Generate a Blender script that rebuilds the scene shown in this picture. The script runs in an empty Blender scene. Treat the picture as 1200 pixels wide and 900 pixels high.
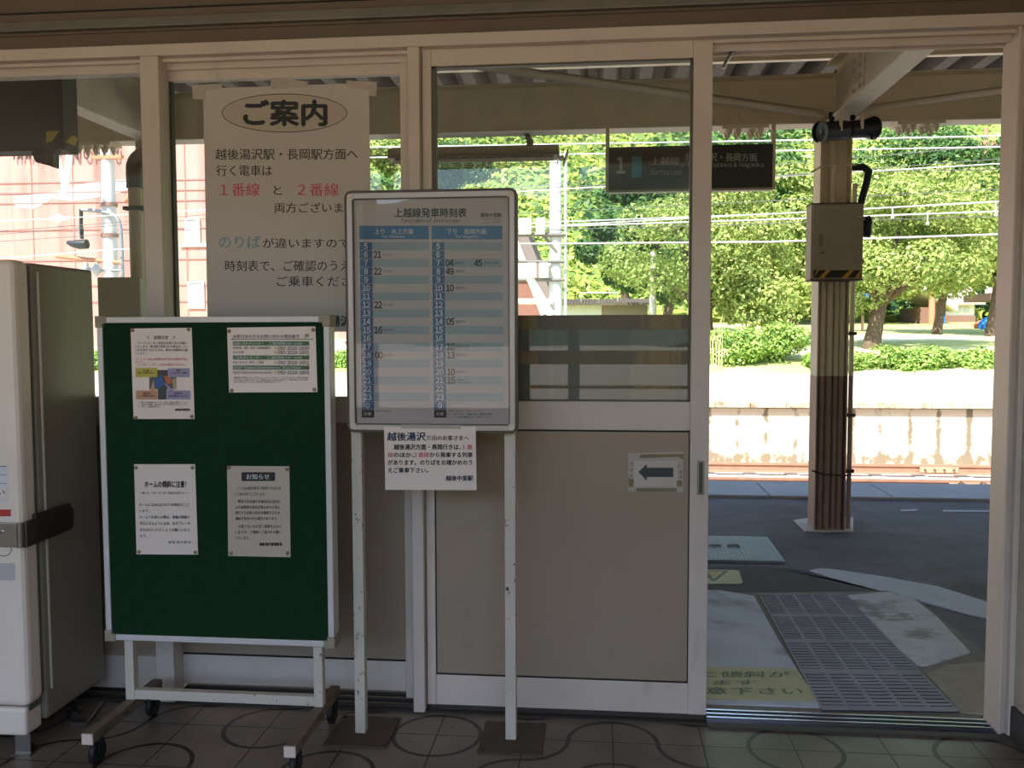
import bpy, bmesh, math, random
import numpy as np
from mathutils import Vector, Matrix
random.seed(7)
NR = np.random.default_rng(11)
S = bpy.context.scene
C = S.collection
PI = math.pi

# ------------------------------------------------------------------ camera
F = 1030.0                                   # focal length in pixels of the 1200x900 frame
YAW, PITCH, ROLL = (math.radians(a) for a in (5.67, -3.405, -0.173))
POS = Vector((0, -3.172, 1.42))
cy, sy, cp, sp = math.cos(YAW), math.sin(YAW), math.cos(PITCH), math.sin(PITCH)
FWD = Vector((-sy*cp, cy*cp, sp)); R0 = Vector((cy, sy, 0)); U0 = R0.cross(FWD)
RGT = R0*math.cos(ROLL) + U0*math.sin(ROLL); UPV = -R0*math.sin(ROLL) + U0*math.cos(ROLL)
cd = bpy.data.cameras.new('camera'); cam = bpy.data.objects.new('camera', cd); C.objects.link(cam)
cd.sensor_width = 36; cd.lens = F/1200*36; cd.clip_start = .05; cd.clip_end = 600
m3 = Matrix((RGT, UPV, -FWD)).transposed().to_4x4(); m3.translation = POS
cam.matrix_world = m3; S.camera = cam

# ------------------------------------------------------------------ sky, sun, exposure
S.view_settings.view_transform = 'Standard'; S.view_settings.look = 'None'
S.view_settings.gamma = 1; S.view_settings.use_curve_mapping = False
S.view_settings.exposure = 1.3
SUN_DIR = Vector((-.38, -.72, 1.05)).normalized()           # towards the sun
w = bpy.data.worlds.new('World'); S.world = w; w.use_nodes = True
wn = w.node_tree; wn.nodes.clear()
sk = wn.nodes.new('ShaderNodeTexSky'); sk.sky_type = 'NISHITA'; sk.sun_disc = False
sk.sun_elevation = math.asin(SUN_DIR.z); sk.sun_rotation = math.atan2(SUN_DIR.x, SUN_DIR.y)
sk.air_density = 1.0; sk.dust_density = .8; sk.ozone_density = 1.6
bg = wn.nodes.new('ShaderNodeBackground'); bg.inputs[1].default_value = 0.2
wo = wn.nodes.new('ShaderNodeOutputWorld')
wn.links.new(sk.outputs[0], bg.inputs[0]); wn.links.new(bg.outputs[0], wo.inputs[0])
sd = bpy.data.lights.new('sun', 'SUN'); sd.energy = 5.2; sd.angle = .0095; sd.color = (1, .95, .86)
so = bpy.data.objects.new('sun', sd); C.objects.link(so)
so.rotation_euler = (-SUN_DIR).to_track_quat('-Z', 'Y').to_euler()
try:
    S.cycles.use_denoising = True; S.cycles.denoiser = 'OPENIMAGEDENOISE'
    S.cycles.max_bounces = 10; S.cycles.transparent_max_bounces = 24; S.cycles.diffuse_bounces = 6
    S.cycles.sample_clamp_indirect = 6; S.cycles.caustics_reflective = False; S.cycles.caustics_refractive = False
except Exception: pass

# ------------------------------------------------------------------ helpers: pixel rays of the photograph -> points on real planes
def ray(x, y): return RGT*((x-600)/F) - UPV*((y-450)/F) + FWD
def atY(x, y, Y): q = ray(x, y); return POS + q*((Y-POS.y)/q.y)
def atZ(x, y, Z): q = ray(x, y); return POS + q*((Z-POS.z)/q.z)
def atX(x, y, X): q = ray(x, y); return POS + q*((X-POS.x)/q.x)

# ------------------------------------------------------------------ materials
def srgb(r, g, b):
    f = lambda c: (c/12.92 if c <= .04045 else ((c+.055)/1.055)**2.4)
    return (f(r/255), f(g/255), f(b/255), 1)
MATS = {}
def mat(name, col, rough=.6, metal=0, var=.0, scale=6, stain=None, st_amt=.5, st_scale=(3, 3, 3), st_lo=.55, st_hi=.7, bump=0, bscale=60, coat=0, spec=.5):
    if name in MATS: return MATS[name]
    m = bpy.data.materials.new(name); m.use_nodes = True; MATS[name] = m
    nt = m.node_tree; b = nt.nodes['Principled BSDF']; L = nt.links.new
    b.inputs['Base Color'].default_value = col; b.inputs['Roughness'].default_value = rough
    b.inputs['Metallic'].default_value = metal; b.inputs['Coat Weight'].default_value = coat
    b.inputs['Specular IOR Level'].default_value = spec
    out = None
    if var or stain or bump:
        tc = nt.nodes.new('ShaderNodeTexCoord')
    if var:
        n = nt.nodes.new('ShaderNodeTexNoise'); n.inputs['Scale'].default_value = scale; n.inputs['Detail'].default_value = 5
        L(tc.outputs['Object'], n.inputs['Vector'])
        r = nt.nodes.new('ShaderNodeMapRange'); r.inputs[1].default_value = .3; r.inputs[2].default_value = .7
        r.inputs[3].default_value = 1-var; r.inputs[4].default_value = 1+var; L(n.outputs[0], r.inputs[0])
        mx = nt.nodes.new('ShaderNodeMix'); mx.data_type = 'RGBA'; mx.blend_type = 'MULTIPLY'; mx.inputs[0].default_value = 1
        mx.inputs[6].default_value = col; L(r.outputs[0], mx.inputs[7]); out = mx.outputs[2]
    if stain:
        mp = nt.nodes.new('ShaderNodeMapping'); mp.inputs['Scale'].default_value = st_scale; L(tc.outputs['Object'], mp.inputs[0])
        n = nt.nodes.new('ShaderNodeTexNoise'); n.inputs['Scale'].default_value = 1; n.inputs['Detail'].default_value = 8; n.inputs['Roughness'].default_value = .65
        L(mp.outputs[0], n.inputs['Vector'])
        r = nt.nodes.new('ShaderNodeMapRange'); r.inputs[1].default_value = st_lo; r.inputs[2].default_value = st_hi; r.inputs[4].default_value = st_amt
        L(n.outputs[0], r.inputs[0])
        mx = nt.nodes.new('ShaderNodeMix'); mx.data_type = 'RGBA'; L(r.outputs[0], mx.inputs[0])
        if out: L(out, mx.inputs[6])
        else: mx.inputs[6].default_value = col
        mx.inputs[7].default_value = stain; out = mx.outputs[2]
    if out: L(out, b.inputs['Base Color'])
    if bump:
        n = nt.nodes.new('ShaderNodeTexNoise'); n.inputs['Scale'].default_value = bscale; n.inputs['Detail'].default_value = 4
        L(tc.outputs['Object'], n.inputs['Vector'])
        bp = nt.nodes.new('ShaderNodeBump'); bp.inputs['Strength'].default_value = bump; bp.inputs['Distance'].default_value = .01
        L(n.outputs[0], bp.inputs['Height']); L(bp.outputs[0], b.inputs['Normal'])
    return m
def glass(name, tint=(1, 1, 1, 1), refl=1.0, dirt=0.0):
    m = bpy.data.materials.new(name); m.use_nodes = True; nt = m.node_tree; nt.nodes.clear(); L = nt.links.new
    o = nt.nodes.new('ShaderNodeOutputMaterial'); t = nt.nodes.new('ShaderNodeBsdfTransparent'); t.inputs[0].default_value = tint
    g = nt.nodes.new('ShaderNodeBsdfGlossy'); g.inputs['Roughness'].default_value = .0
    fr = nt.nodes.new('ShaderNodeFresnel'); fr.inputs[0].default_value = 1.45
    mu = nt.nodes.new('ShaderNodeMath'); mu.operation = 'MULTIPLY'; mu.inputs[1].default_value = refl; L(fr.outputs[0], mu.inputs[0])
    mx = nt.nodes.new('ShaderNodeMixShader'); L(mu.outputs[0], mx.inputs[0]); L(t.outputs[0], mx.inputs[1]); L(g.outputs[0], mx.inputs[2])
    last = mx.outputs[0]
    if dirt:
        d = nt.nodes.new('ShaderNodeBsdfDiffuse'); d.inputs[0].default_value = (.55, .52, .46, 1)
        tc = nt.nodes.new('ShaderNodeTexCoord'); mp = nt.nodes.new('ShaderNodeMapping'); mp.inputs['Scale'].default_value = (14, 14, 1.2)
        n = nt.nodes.new('ShaderNodeTexNoise'); n.inputs['Detail'].default_value = 6; n.inputs['Scale'].default_value = 1
        L(tc.outputs['Object'], mp.inputs[0]); L(mp.outputs[0], n.inputs['Vector'])
        r = nt.nodes.new('ShaderNodeMapRange'); r.inputs[1].default_value = .35; r.inputs[2].default_value = .8; r.inputs[4].default_value = dirt
        L(n.outputs[0], r.inputs[0])
        m2 = nt.nodes.new('ShaderNodeMixShader'); L(r.outputs[0], m2.inputs[0]); L(last, m2.inputs[1]); L(d.outputs[0], m2.inputs[2]); last = m2.outputs[0]
    L(last, o.inputs[0]); MATS[name] = m
    return m
def leafmat(name, c1, c2, trans=.35):
    m = bpy.data.materials.new(name); m.use_nodes = True; nt = m.node_tree; nt.nodes.clear(); L = nt.links.new
    o = nt.nodes.new('ShaderNodeOutputMaterial'); g = nt.nodes.new('ShaderNodeNewGeometry')
    r = nt.nodes.new('ShaderNodeMix'); r.data_type = 'RGBA'; r.inputs[6].default_value = c1; r.inputs[7].default_value = c2
    L(g.outputs['Random Per Island'], r.inputs[0])
    d = nt.nodes.new('ShaderNodeBsdfDiffuse'); t = nt.nodes.new('ShaderNodeBsdfTranslucent'); gl = nt.nodes.new('ShaderNodeBsdfGlossy')
    gl.inputs['Roughness'].default_value = .45; gl.inputs[0].default_value = (1, 1, 1, 1)
    L(r.outputs[2], d.inputs[0]); L(r.outputs[2], t.inputs[0])
    mx = nt.nodes.new('ShaderNodeMixShader'); mx.inputs[0].default_value = trans; L(d.outputs[0], mx.inputs[1]); L(t.outputs[0], mx.inputs[2])
    m2 = nt.nodes.new('ShaderNodeMixShader'); m2.inputs[0].default_value = .02; L(mx.outputs[0], m2.inputs[1]); L(gl.outputs[0], m2.inputs[2])
    L(m2.outputs[0], o.inputs[0]); MATS[name] = m
    return m

# ------------------------------------------------------------------ mesh building
class MB:
    def __init__(s): s.bm = bmesh.new(); s.mi = 0
    def _add(s, vs, fs, smooth=False):
        v = [s.bm.verts.new(p) for p in vs]
        for f in fs:
            try:
                q = s.bm.faces.new([v[i] for i in f]); q.material_index = s.mi; q.smooth = smooth
            except ValueError: pass
    def box(s, a, b, bev=0):
        x0, x1 = sorted((a[0], b[0])); y0, y1 = sorted((a[1], b[1])); z0, z1 = sorted((a[2], b[2]))
        if bev:
            t = bmesh.new(); bmesh.ops.create_cube(t, size=1)
            for v in t.verts: v.co = Vector(((x0+x1)/2+v.co.x*(x1-x0), (y0+y1)/2+v.co.y*(y1-y0), (z0+z1)/2+v.co.z*(z1-z0)))
            bmesh.ops.bevel(t, geom=t.edges[:], offset=bev, segments=3, profile=.5, affect='EDGES')
            s.merge(t, True); return s
        s._add([(x0,y0,z0),(x1,y0,z0),(x1,y1,z0),(x0,y1,z0),(x0,y0,z1),(x1,y0,z1),(x1,y1,z1),(x0,y1,z1)],
               [(3,2,1,0),(4,5,6,7),(0,1,5,4),(1,2,6,5),(2,3,7,6),(3,0,4,7)]); return s
    def merge(s, t, smooth=False):
        t.verts.index_update()
        s._add([v.co.copy() for v in t.verts], [[v.index for v in f.verts] for f in t.faces], False); t.free()
    def tube(s, pts, r, n=12, cap=True):
        pts = [Vector(p) for p in pts]; rr = r if isinstance(r, (list, tuple)) else [r]*len(pts)
        rings = []; prev = None
        for i, p in enumerate(pts):
            d = (pts[min(i+1, len(pts)-1)] - pts[max(i-1, 0)]).normalized()
            a = Vector((0, 0, 1)) if abs(d.z) < .95 else Vector((1, 0, 0))
            if prev is not None: a = prev
            u = (a - d*a.dot(d)).normalized(); prev = u; v = d.cross(u)
            rings.append([p + (u*math.cos(2*PI*k/n) + v*math.sin(2*PI*k/n))*rr[i] for k in range(n)])
        vs = [q for R in rings for q in R]; fs = []
        for i in range(len(rings)-1):
            for k in range(n): fs.append((i*n+k, i*n+(k+1) % n, (i+1)*n+(k+1) % n, (i+1)*n+k))
        s._add(vs, fs, True)
        if cap:
            s._add(rings[0], [tuple(range(n))[::-1]]); s._add(rings[-1], [tuple(range(n))])
        return s
    def prism(s, poly, axis, a, b):
        """poly: 2-D points in the two axes other than `axis` (in x,y,z order); extruded from a to b"""
        def P(u, v, t): return {'x': (t, u, v), 'y': (u, t, v), 'z': (u, v, t)}[axis]
        n = len(poly)
        s._add([P(u, v, a) for u, v in poly] + [P(u, v, b) for u, v in poly],
               [tuple(range(n))[::-1], tuple(range(n, 2*n))] + [(i, (i+1) % n, n+(i+1) % n, n+i) for i in range(n)]); return s
    def ball(s, c, r, sub=2, sq=(1, 1, 1)):
        t = bmesh.new(); bmesh.ops.create_icosphere(t, subdivisions=sub, radius=1)
        for v in t.verts: v.co = Vector((c[0]+v.co.x*r*sq[0], c[1]+v.co.y*r*sq[1], c[2]+v.co.z*r*sq[2]))
        t.verts.index_update(); s._add([v.co.copy() for v in t.verts], [[v.index for v in f.verts] for f in t.faces], True); t.free(); return s
    def build(s, name, mats, parent=None, bevel=0):
        bmesh.ops.recalc_face_normals(s.bm, faces=s.bm.faces[:])
        me = bpy.data.meshes.new(name); s.bm.to_mesh(me); s.bm.free()
        return link(name, me, mats, parent, bevel)
def wloc(o):
    v = Vector((0, 0, 0))
    while o: v += o.location; o = o.parent
    return v
def link(name, me, mats, parent=None, bevel=0):
    for m in (mats if isinstance(mats, (list, tuple)) else [mats]): me.materials.append(m)
    if parent:
        off = wloc(parent); me.transform(Matrix.Translation(-off))
    o = bpy.data.objects.new(name, me); C.objects.link(o)
    if parent: o.parent = parent
    if bevel:
        b = o.modifiers.new('bevel', 'BEVEL'); b.width = bevel; b.segments = 2; b.limit_method = 'ANGLE'
    return o
def thing(name, label, cat, loc, group=None):
    o = bpy.data.objects.new(name, None); C.objects.link(o); o.location = loc; o.empty_display_size = .1
    return tag(o, label, cat, group)
def tag(o, label, cat, group=None, kind=None):
    o['label'] = label; o['category'] = cat
    if group: o['group'] = group
    if kind: o['kind'] = kind
    return o
def struct(o): o['kind'] = 'structure'; return o
def bx(name, a, b, m, parent=None, bevel=0): return MB().box(a, b).build(name, m, parent, bevel)

# lettering: text turned into flat mesh faces that lie on a sheet
DG = None
GCACHE = {}
def glyphs(body, bold=0.0):
    """outline faces of a line of lettering; Latin letters and figures are set one by one in the sans-serif of the wide forms"""
    if not all(ord(ch) < 0x250 for ch in body): return raw_glyphs(body, bold)
    x = 0.0; V, Fs, nv = [], [], 0
    for ch in body:
        if ch == ' ': x += .27; continue
        wide = chr(ord('o' if ch == 'ō' else ch)+0xFEE0)
        key = (wide, bold)
        if key not in GCACHE: GCACHE[key] = raw_glyphs(wide, bold)
        co, fs = GCACHE[key]
        if ch == '-': co = co*np.array((.42, 1, 1))
        lo, hi = co[:, 0].min(), co[:, 0].max(); wd = hi-lo
        adv = .565 if ch.isdigit() else wd+.085
        o = x+(adv-wd)/2-lo
        c = co.copy(); c[:, 0] += o; V.append(c); Fs += [tuple(q+nv for q in f) for f in fs]; nv += len(c)
        if ch == 'ō':
            V.append(np.array([(lo+o+.06, .62, 0), (hi+o-.06, .62, 0), (hi+o-.06, .68, 0), (lo+o+.06, .68, 0)])); Fs.append((nv, nv+1, nv+2, nv+3)); nv += 4
        x += adv
    return (np.concatenate(V), Fs) if V else (np.zeros((0, 3)), [])
def raw_glyphs(body, bold=0.0):
    global DG
    c = bpy.data.curves.new('lettering', 'FONT'); c.body = body; c.resolution_u = 2
    o = bpy.data.objects.new('lettering', c); C.objects.link(o)
    DG = bpy.context.evaluated_depsgraph_get(); DG.update()
    me = bpy.data.meshes.new_from_object(o.evaluated_get(DG))
    n = len(me.vertices); co = np.empty(n*3); me.vertices.foreach_get('co', co); co = co.reshape(-1, 3)
    fs = [tuple(p.vertices) for p in me.polygons]
    bpy.data.objects.remove(o); bpy.data.curves.remove(c); bpy.data.meshes.remove(me)
    if bold:                                  # heavier strokes: the same outline struck again with small shifts
        sh = [(bold, 0), (-bold, 0)] if bold < .02 else [(bold*1.1, 0), (-bold*1.1, 0), (0, bold), (0, -bold), (0, 0)]
        co2, fs2 = [], []
        for i, (dx, dy) in enumerate(sh):
            co2.append(co+np.array((dx, dy, i*.13))); fs2 += [tuple(q+i*n for q in f) for f in fs]
        co, fs = np.concatenate(co2), fs2
    return co, fs
class Ink:
    """collects lettering and flat printed shapes of one sheet; P maps photo pixels onto the sheet's plane"""
    def __init__(s, P, lift): s.P = P; s.lift = Vector(lift); s.v = []; s.f = []; s.m = []; s.mats = []
    def mi(s, m):
        if m not in s.mats: s.mats.append(m)
        return s.mats.index(m)
    def put(s, pts, fs, m, k=1):
        b = len(s.v); s.v += [tuple(p + s.lift*k) for p in pts]; i = s.mi(m)
        for f in fs: s.f.append(tuple(b+q for q in f)); s.m.append(i)
    def text(s, body, x0, y0, x1, y1, m, bold=0.0, k=2, dy=0):
        """glyphs fill the pixel box x0..x1, y0..y1 (dy: rise of the right end in pixels)"""
        co, fs = glyphs(body, bold)
        if not len(co): return
        lo, hi = co.min(0), co.max(0)
        latin = all(ord(ch) < 0x250 for ch in body)
        zb, zt = (0.0, .73) if latin else (-.09, .85)
        pts = []
        for x, y, zz in co:
            u = (x-lo[0])/(hi[0]-lo[0]); v = (y-zb)/(zt-zb)
            pts.append(s.P(x0+(x1-x0)*u, y1+(y0-y1)*v + dy*u) + s.lift*zz)
        s.put(pts, fs, m, k)
    def poly(s, pp, m, k=1): s.put([s.P(x, y) for x, y in pp], [tuple(range(len(pp)))], m, k)
    def rect(s, x0, y0, x1, y1, m, k=1): s.poly([(x0, y1), (x1, y1), (x1, y0), (x0, y0)], m, k)
    def rrect(s, x0, y0, x1, y1, r, m, k=1):
        pp = []
        for cx, cy_, a in ((x1-r, y1-r, 0), (x0+r, y1-r, 90), (x0+r, y0+r, 180), (x1-r, y0+r, 270)):
            for t in range(5): an = math.radians(a+t*22.5); pp.append((cx+r*math.cos(an), cy_+r*math.sin(an)))
        s.poly(pp, m, k)
    def ring(s, cx, cy_, rx, ry, w, m, k=1):
        n = 64; pts = []; fs = []
        for i in range(n):
            a = 2*PI*i/n
            pts.append(s.P(cx+rx*math.cos(a), cy_+ry*math.sin(a))); pts.append(s.P(cx+(rx-w)*math.cos(a), cy_+(ry-w)*math.sin(a)))
        for i in range(n): j = (i+1) % n; fs.append((2*i, 2*j, 2*j+1, 2*i+1))
        s.put(pts, fs, m, k)
    def build(s, name, parent):
        me = bpy.data.meshes.new(name); me.from_pydata(s.v, [], s.f); me.polygons.foreach_set('material_index', s.m); me.update()
        return link(name, me, s.mats, parent)
def onY(Y): return lambda x, y: atY(x, y, Y)
def onZ(Z): return lambda x, y: atZ(x, y, Z)
def sheet(name, pp, Y, m, parent, th=.0012, wob=0):
    """a thin sheet of paper with the pixel outline pp, front face at depth Y"""
    pts = [atY(x, y, Y) for x, y in pp]
    return MB().prism([(p.x, p.z) for p in pts], 'y', Y, Y+th).build(name, m, parent)

# leaves: one mesh of many small rhombic leaves
def leafmesh(name, pos, nrm, size, m, parent=None, aspect=.55):
    n = len(pos)
    nrm = nrm/np.linalg.norm(nrm, axis=1)[:, None]
    r = NR.normal(size=(n, 3)); u = r-(r*nrm).sum(1)[:, None]*nrm; u /= np.linalg.norm(u, axis=1)[:, None]; v = np.cross(nrm, u)
    s = size if hasattr(size, '__len__') else NR.uniform(.6, 1.3, n)*size
    s = np.asarray(s)[:, None]
    V = np.stack([pos-u*s*.5, pos+v*s*aspect*.5+nrm*s*.08, pos+u*s*.5, pos-v*s*aspect*.5+nrm*s*.08], 1).reshape(-1, 3)
    me = bpy.data.meshes.new(name); me.vertices.add(4*n); me.loops.add(4*n); me.polygons.add(n)
    me.vertices.foreach_set('co', V.ravel()); me.loops.foreach_set('vertex_index', np.arange(4*n, dtype=np.int32))
    me.polygons.foreach_set('loop_start', np.arange(0, 4*n, 4, dtype=np.int32)); me.update(calc_edges=True)
    return link(name, me, m, parent)
def blobs(centers, n, up=.5, shell=.75):
    """leaf positions and normals over a set of ellipsoids (cx,cy,cz,rx,ry,rz)"""
    cs = np.array(centers, float); wgt = (cs[:, 3]*cs[:, 5])**1.0; idx = NR.choice(len(cs), n, p=wgt/wgt.sum())
    d = NR.normal(size=(n, 3)); d /= np.linalg.norm(d, axis=1)[:, None]
    rad = NR.uniform(shell, 1.03, n)[:, None]
    pos = cs[idx, :3]+d*cs[idx, 3:]*rad
    nr = d+NR.normal(size=(n, 3))*.55; nr[:, 2] += up
    return pos, nr

# ------------------------------------------------------------------ palette
FRAME = mat('painted_aluminium', srgb(214, 201, 188), .42, 0, .05, 5, srgb(120, 108, 98), .35, (9, 9, 2), .6, .8)
PANEL = mat('door_panel_grey', srgb(164, 147, 128), .3, 0, .05, 2, srgb(128, 116, 104), .35, (3, 3, 6), .58, .8)
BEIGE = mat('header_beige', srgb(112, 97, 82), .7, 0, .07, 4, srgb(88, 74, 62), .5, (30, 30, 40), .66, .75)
RAILM = mat('weathered_aluminium_rail', srgb(120, 114, 104), .45, .3, .12, 8, srgb(70, 58, 48), .5, (6, 6, 50), .55, .75)
DARKGAP = mat('dark_gap', srgb(28, 26, 25), .8)
RUBBER = mat('black_rubber', srgb(24, 24, 25), .55)
STEEL = mat('brushed_steel', srgb(150, 145, 138), .32, .9, .08, 20)
CHROME = mat('bright_threshold_steel', srgb(205, 208, 214), .18, .95)
PLASTER = mat('beige_plaster_wall', srgb(184, 172, 156), .85, 0, .05, 5, bump=.5, bscale=160)
BASEB = mat('dark_baseboard', srgb(52, 50, 48), .5, 0, .1)
PAPER = mat('white_paper', srgb(238, 223, 212), .38, 0, .02, 3, coat=.25)
PAPERC = mat('cream_paper', srgb(196, 182, 164), .45, 0, .03, 3, coat=.15)
POSTER = mat('pinkish_poster_paper', srgb(200, 191, 182), .55, 0, .03, 2)
OVALP = mat('oval_print', srgb(190, 178, 160), .55)
INK = mat('black_ink', srgb(30, 28, 27), .5)
INKB = mat('navy_ink', srgb(34, 40, 72), .5)
INKR = mat('red_ink', srgb(196, 60, 56), .5)
INKP = mat('pink_red_ink', srgb(206, 82, 104), .5)
INKT = mat('teal_ink', srgb(108, 158, 172), .5)
WHITEI = mat('white_print', srgb(224, 224, 224), .5)
TTBLUE = mat('timetable_blue', srgb(62, 118, 162), .45)
TTDARK = mat('timetable_hour_blue', srgb(38, 96, 138), .45)
TTLIGHT = mat('timetable_pale_blue', srgb(156, 172, 176), .45)
GREENB = mat('green_bar', srgb(70, 112, 62), .5)
TAPEW = mat('white_cloth_tape', srgb(186, 176, 162), .6, 0, .08, 60)
TAPEB = mat('tan_tape', srgb(132, 118, 88), .5, 0, .15, 20)
FELT = mat('green_felt', srgb(28, 56, 36), .95, 0, .1, 30, bump=.3, bscale=700, spec=.1)
ALUW = mat('white_board_frame', srgb(214, 212, 208), .4, .1, .04, 6)
CAPB = mat('beige_corner_cap', srgb(158, 148, 128), .55)
WHITEP = mat('chipped_white_paint', srgb(208, 200, 184), .5, 0, .04, 6, srgb(70, 50, 36), .95, (46, 46, 30), .64, .66)
WOODY = mat('worn_foot_paint', srgb(120, 106, 88), .6, 0, .15, 8, srgb(58, 46, 36), .8, (30, 12, 30), .5, .7)
RUST = mat('brown_steel_plate', srgb(76, 64, 52), .65, 0, .15, 12)
VEND = mat('vending_white', srgb(244, 230, 214), .38, 0, .03, 4)
VENDS = mat('vending_side_shade', srgb(140, 134, 120), .34, 0, .03, 3)  # white machine's side, with its shade put into the colour
VGREY = mat('vending_seam_grey', srgb(110, 106, 98), .5)
GLASS = glass('window_glass', (.93, .96, .95, 1), 1.0, .05)
COVER = glass('clear_cover', (.97, .97, .97, 1), .9)
BROWNP = mat('brown_column_paint', srgb(164, 138, 122), .6, 0, .08, 5, srgb(64, 46, 36), .5, (20, 20, 6), .6, .75)
CREAMP = mat('cream_steel_paint', srgb(236, 224, 198), .6, 0, .06, 4, srgb(96, 74, 50), .6, (14, 14, 8), .64, .78)
BOXP = mat('junction_box_paint', srgb(172, 164, 146), .55, 0, .06, 6, srgb(120, 74, 46), .75, (22, 22, 20), .6, .68)
YEL = mat('hazard_yellow', srgb(214, 164, 44), .55)
BLK = mat('hazard_black', srgb(34, 33, 30), .55)
BLACKM = mat('black_metal', srgb(32, 33, 36), .45, 0, .1)
DKBOX = mat('dark_hanging_box', srgb(40, 35, 32), .6, 0, .08)
SIGNM = mat('station_sign_grey', srgb(58, 60, 56), .5)
SIGNT = mat('station_sign_print', srgb(190, 192, 186), .5)
CYAN = mat('sign_cyan', srgb(60, 160, 190), .5)
DECK = mat('roof_deck_dark', srgb(74, 67, 58), .75, 0, .15, 3)
PVC = mat('brown_grey_drain_pipe', srgb(206, 180, 150), .5, 0, .06, 6)
PVCD = mat('dark_pipe_elbow', srgb(96, 78, 64), .5)
ASPH = mat('asphalt', srgb(118, 115, 121), .85, 0, .16, 3, srgb(84, 78, 74), .6, (.9, .9, .9), .5, .62, .5, 220)  # grey holds a slight painted tint of blue skylight
ASPH2 = mat('asphalt_patch_dark', srgb(84, 82, 86), .85, 0, .2, 40, bump=.5, bscale=250)
CONC = mat('ramp_concrete', srgb(196, 203, 216), .8, 0, .1, 5, srgb(116, 112, 108), .6, (2.2, 2.2, 2), .54, .66, .25, 120)  # bluish cast of the skylight is mixed into the concrete colour
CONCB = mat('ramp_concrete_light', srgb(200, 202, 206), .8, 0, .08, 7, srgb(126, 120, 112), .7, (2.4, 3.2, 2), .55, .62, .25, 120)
CONCD = mat('ramp_concrete_dark', srgb(134, 128, 122), .85, 0, .12, 6, bump=.25, bscale=120)
TACT = mat('tactile_block_grey', srgb(154, 153, 160), .8, 0, .12, 8)
TACTD = mat('tactile_slot_dark', srgb(58, 56, 62), .85, 0, .1, 20)
SLAB = mat('platform_edge_slab', srgb(186, 187, 194), .8, 0, .1, 3, bump=.2, bscale=100)
PLATE = mat('steel_checker_plate', srgb(142, 150, 166), .5, .4, .08, 9)  # steel colour leans blue to imitate light from the sky
LINEW = mat('white_line_paint', srgb(200, 203, 213), .75, 0, .06, 6, srgb(120, 118, 116), .7, (8, 8, 8), .62, .72)  # white paint, its colour cooled to imitate blue skylight
YNOTE = mat('yellow_floor_sheet', srgb(188, 184, 146), .6, 0, .05, 5, srgb(150, 142, 100), .6, (7, 7, 7), .6, .74)
NOTEG = mat('faded_slate_print', srgb(104, 112, 104), .6)
OCONC = mat('opposite_platform_concrete', srgb(200, 192, 178), .9, 0, .08, 1.2, srgb(120, 102, 76), .7, (.35, 2.6, 1.5), .56, .7)
COPE = mat('coping_concrete', srgb(186, 172, 148), .9, 0, .1, 2, srgb(110, 94, 70), .75, (5, 5, 5), .52, .64)
WALLC = mat('opposite_platform_wall', srgb(206, 198, 180), .9, 0, .06, 2)
BALL = mat('ballast', srgb(226, 206, 186), .95, 0, .3, 14, bump=1, bscale=30)
RAILR = mat('rusty_rail', srgb(146, 112, 92), .7, 0, .12, 8)
BARK = mat('bark', srgb(96, 80, 64), .95, 0, .3, 8, bump=1, bscale=20)
PINKB = mat('red_brown_cladding', srgb(198, 142, 130), .75, 0, .06, .5, srgb(140, 76, 66), .6, (1.4, 1.4, .12), .5, .7)
ROOFG = mat('grey_slate_roof', srgb(128, 112, 106), .8)
CONCP = mat('pale_concrete_pole', srgb(206, 202, 194), .85, 0, .06, 3)
WIREM = mat('pale_wire', srgb(205, 205, 200), .5)
WIRED = mat('dark_wire', srgb(90, 88, 86), .6)
WHITEB = mat('white_insulator', srgb(232, 230, 224), .5)
BLUET = mat('blue_tarp', srgb(34, 112, 190), .6)
GRASS = mat('lawn', srgb(186, 190, 112), .95, 0, .2, .6, srgb(226, 218, 190), .8, (.04, .25, .1), .52, .6)
HILLG = mat('hill_ground', srgb(104, 124, 58), .95, 0, .3, .15)
BACKG = mat('forecourt_paving', srgb(176, 160, 138), .9, 0, .1, .6)
HILLB = mat('far_forest', srgb(58, 78, 52), .95, 0, .35, .12)
LEAF1 = leafmat('cherry_leaves', srgb(112, 140, 62), srgb(186, 194, 112))
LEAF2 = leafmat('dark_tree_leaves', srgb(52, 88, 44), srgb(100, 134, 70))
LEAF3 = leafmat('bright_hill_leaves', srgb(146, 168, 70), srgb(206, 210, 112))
LEAF4 = leafmat('bush_leaves', srgb(104, 146, 62), srgb(178, 200, 106))

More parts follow.
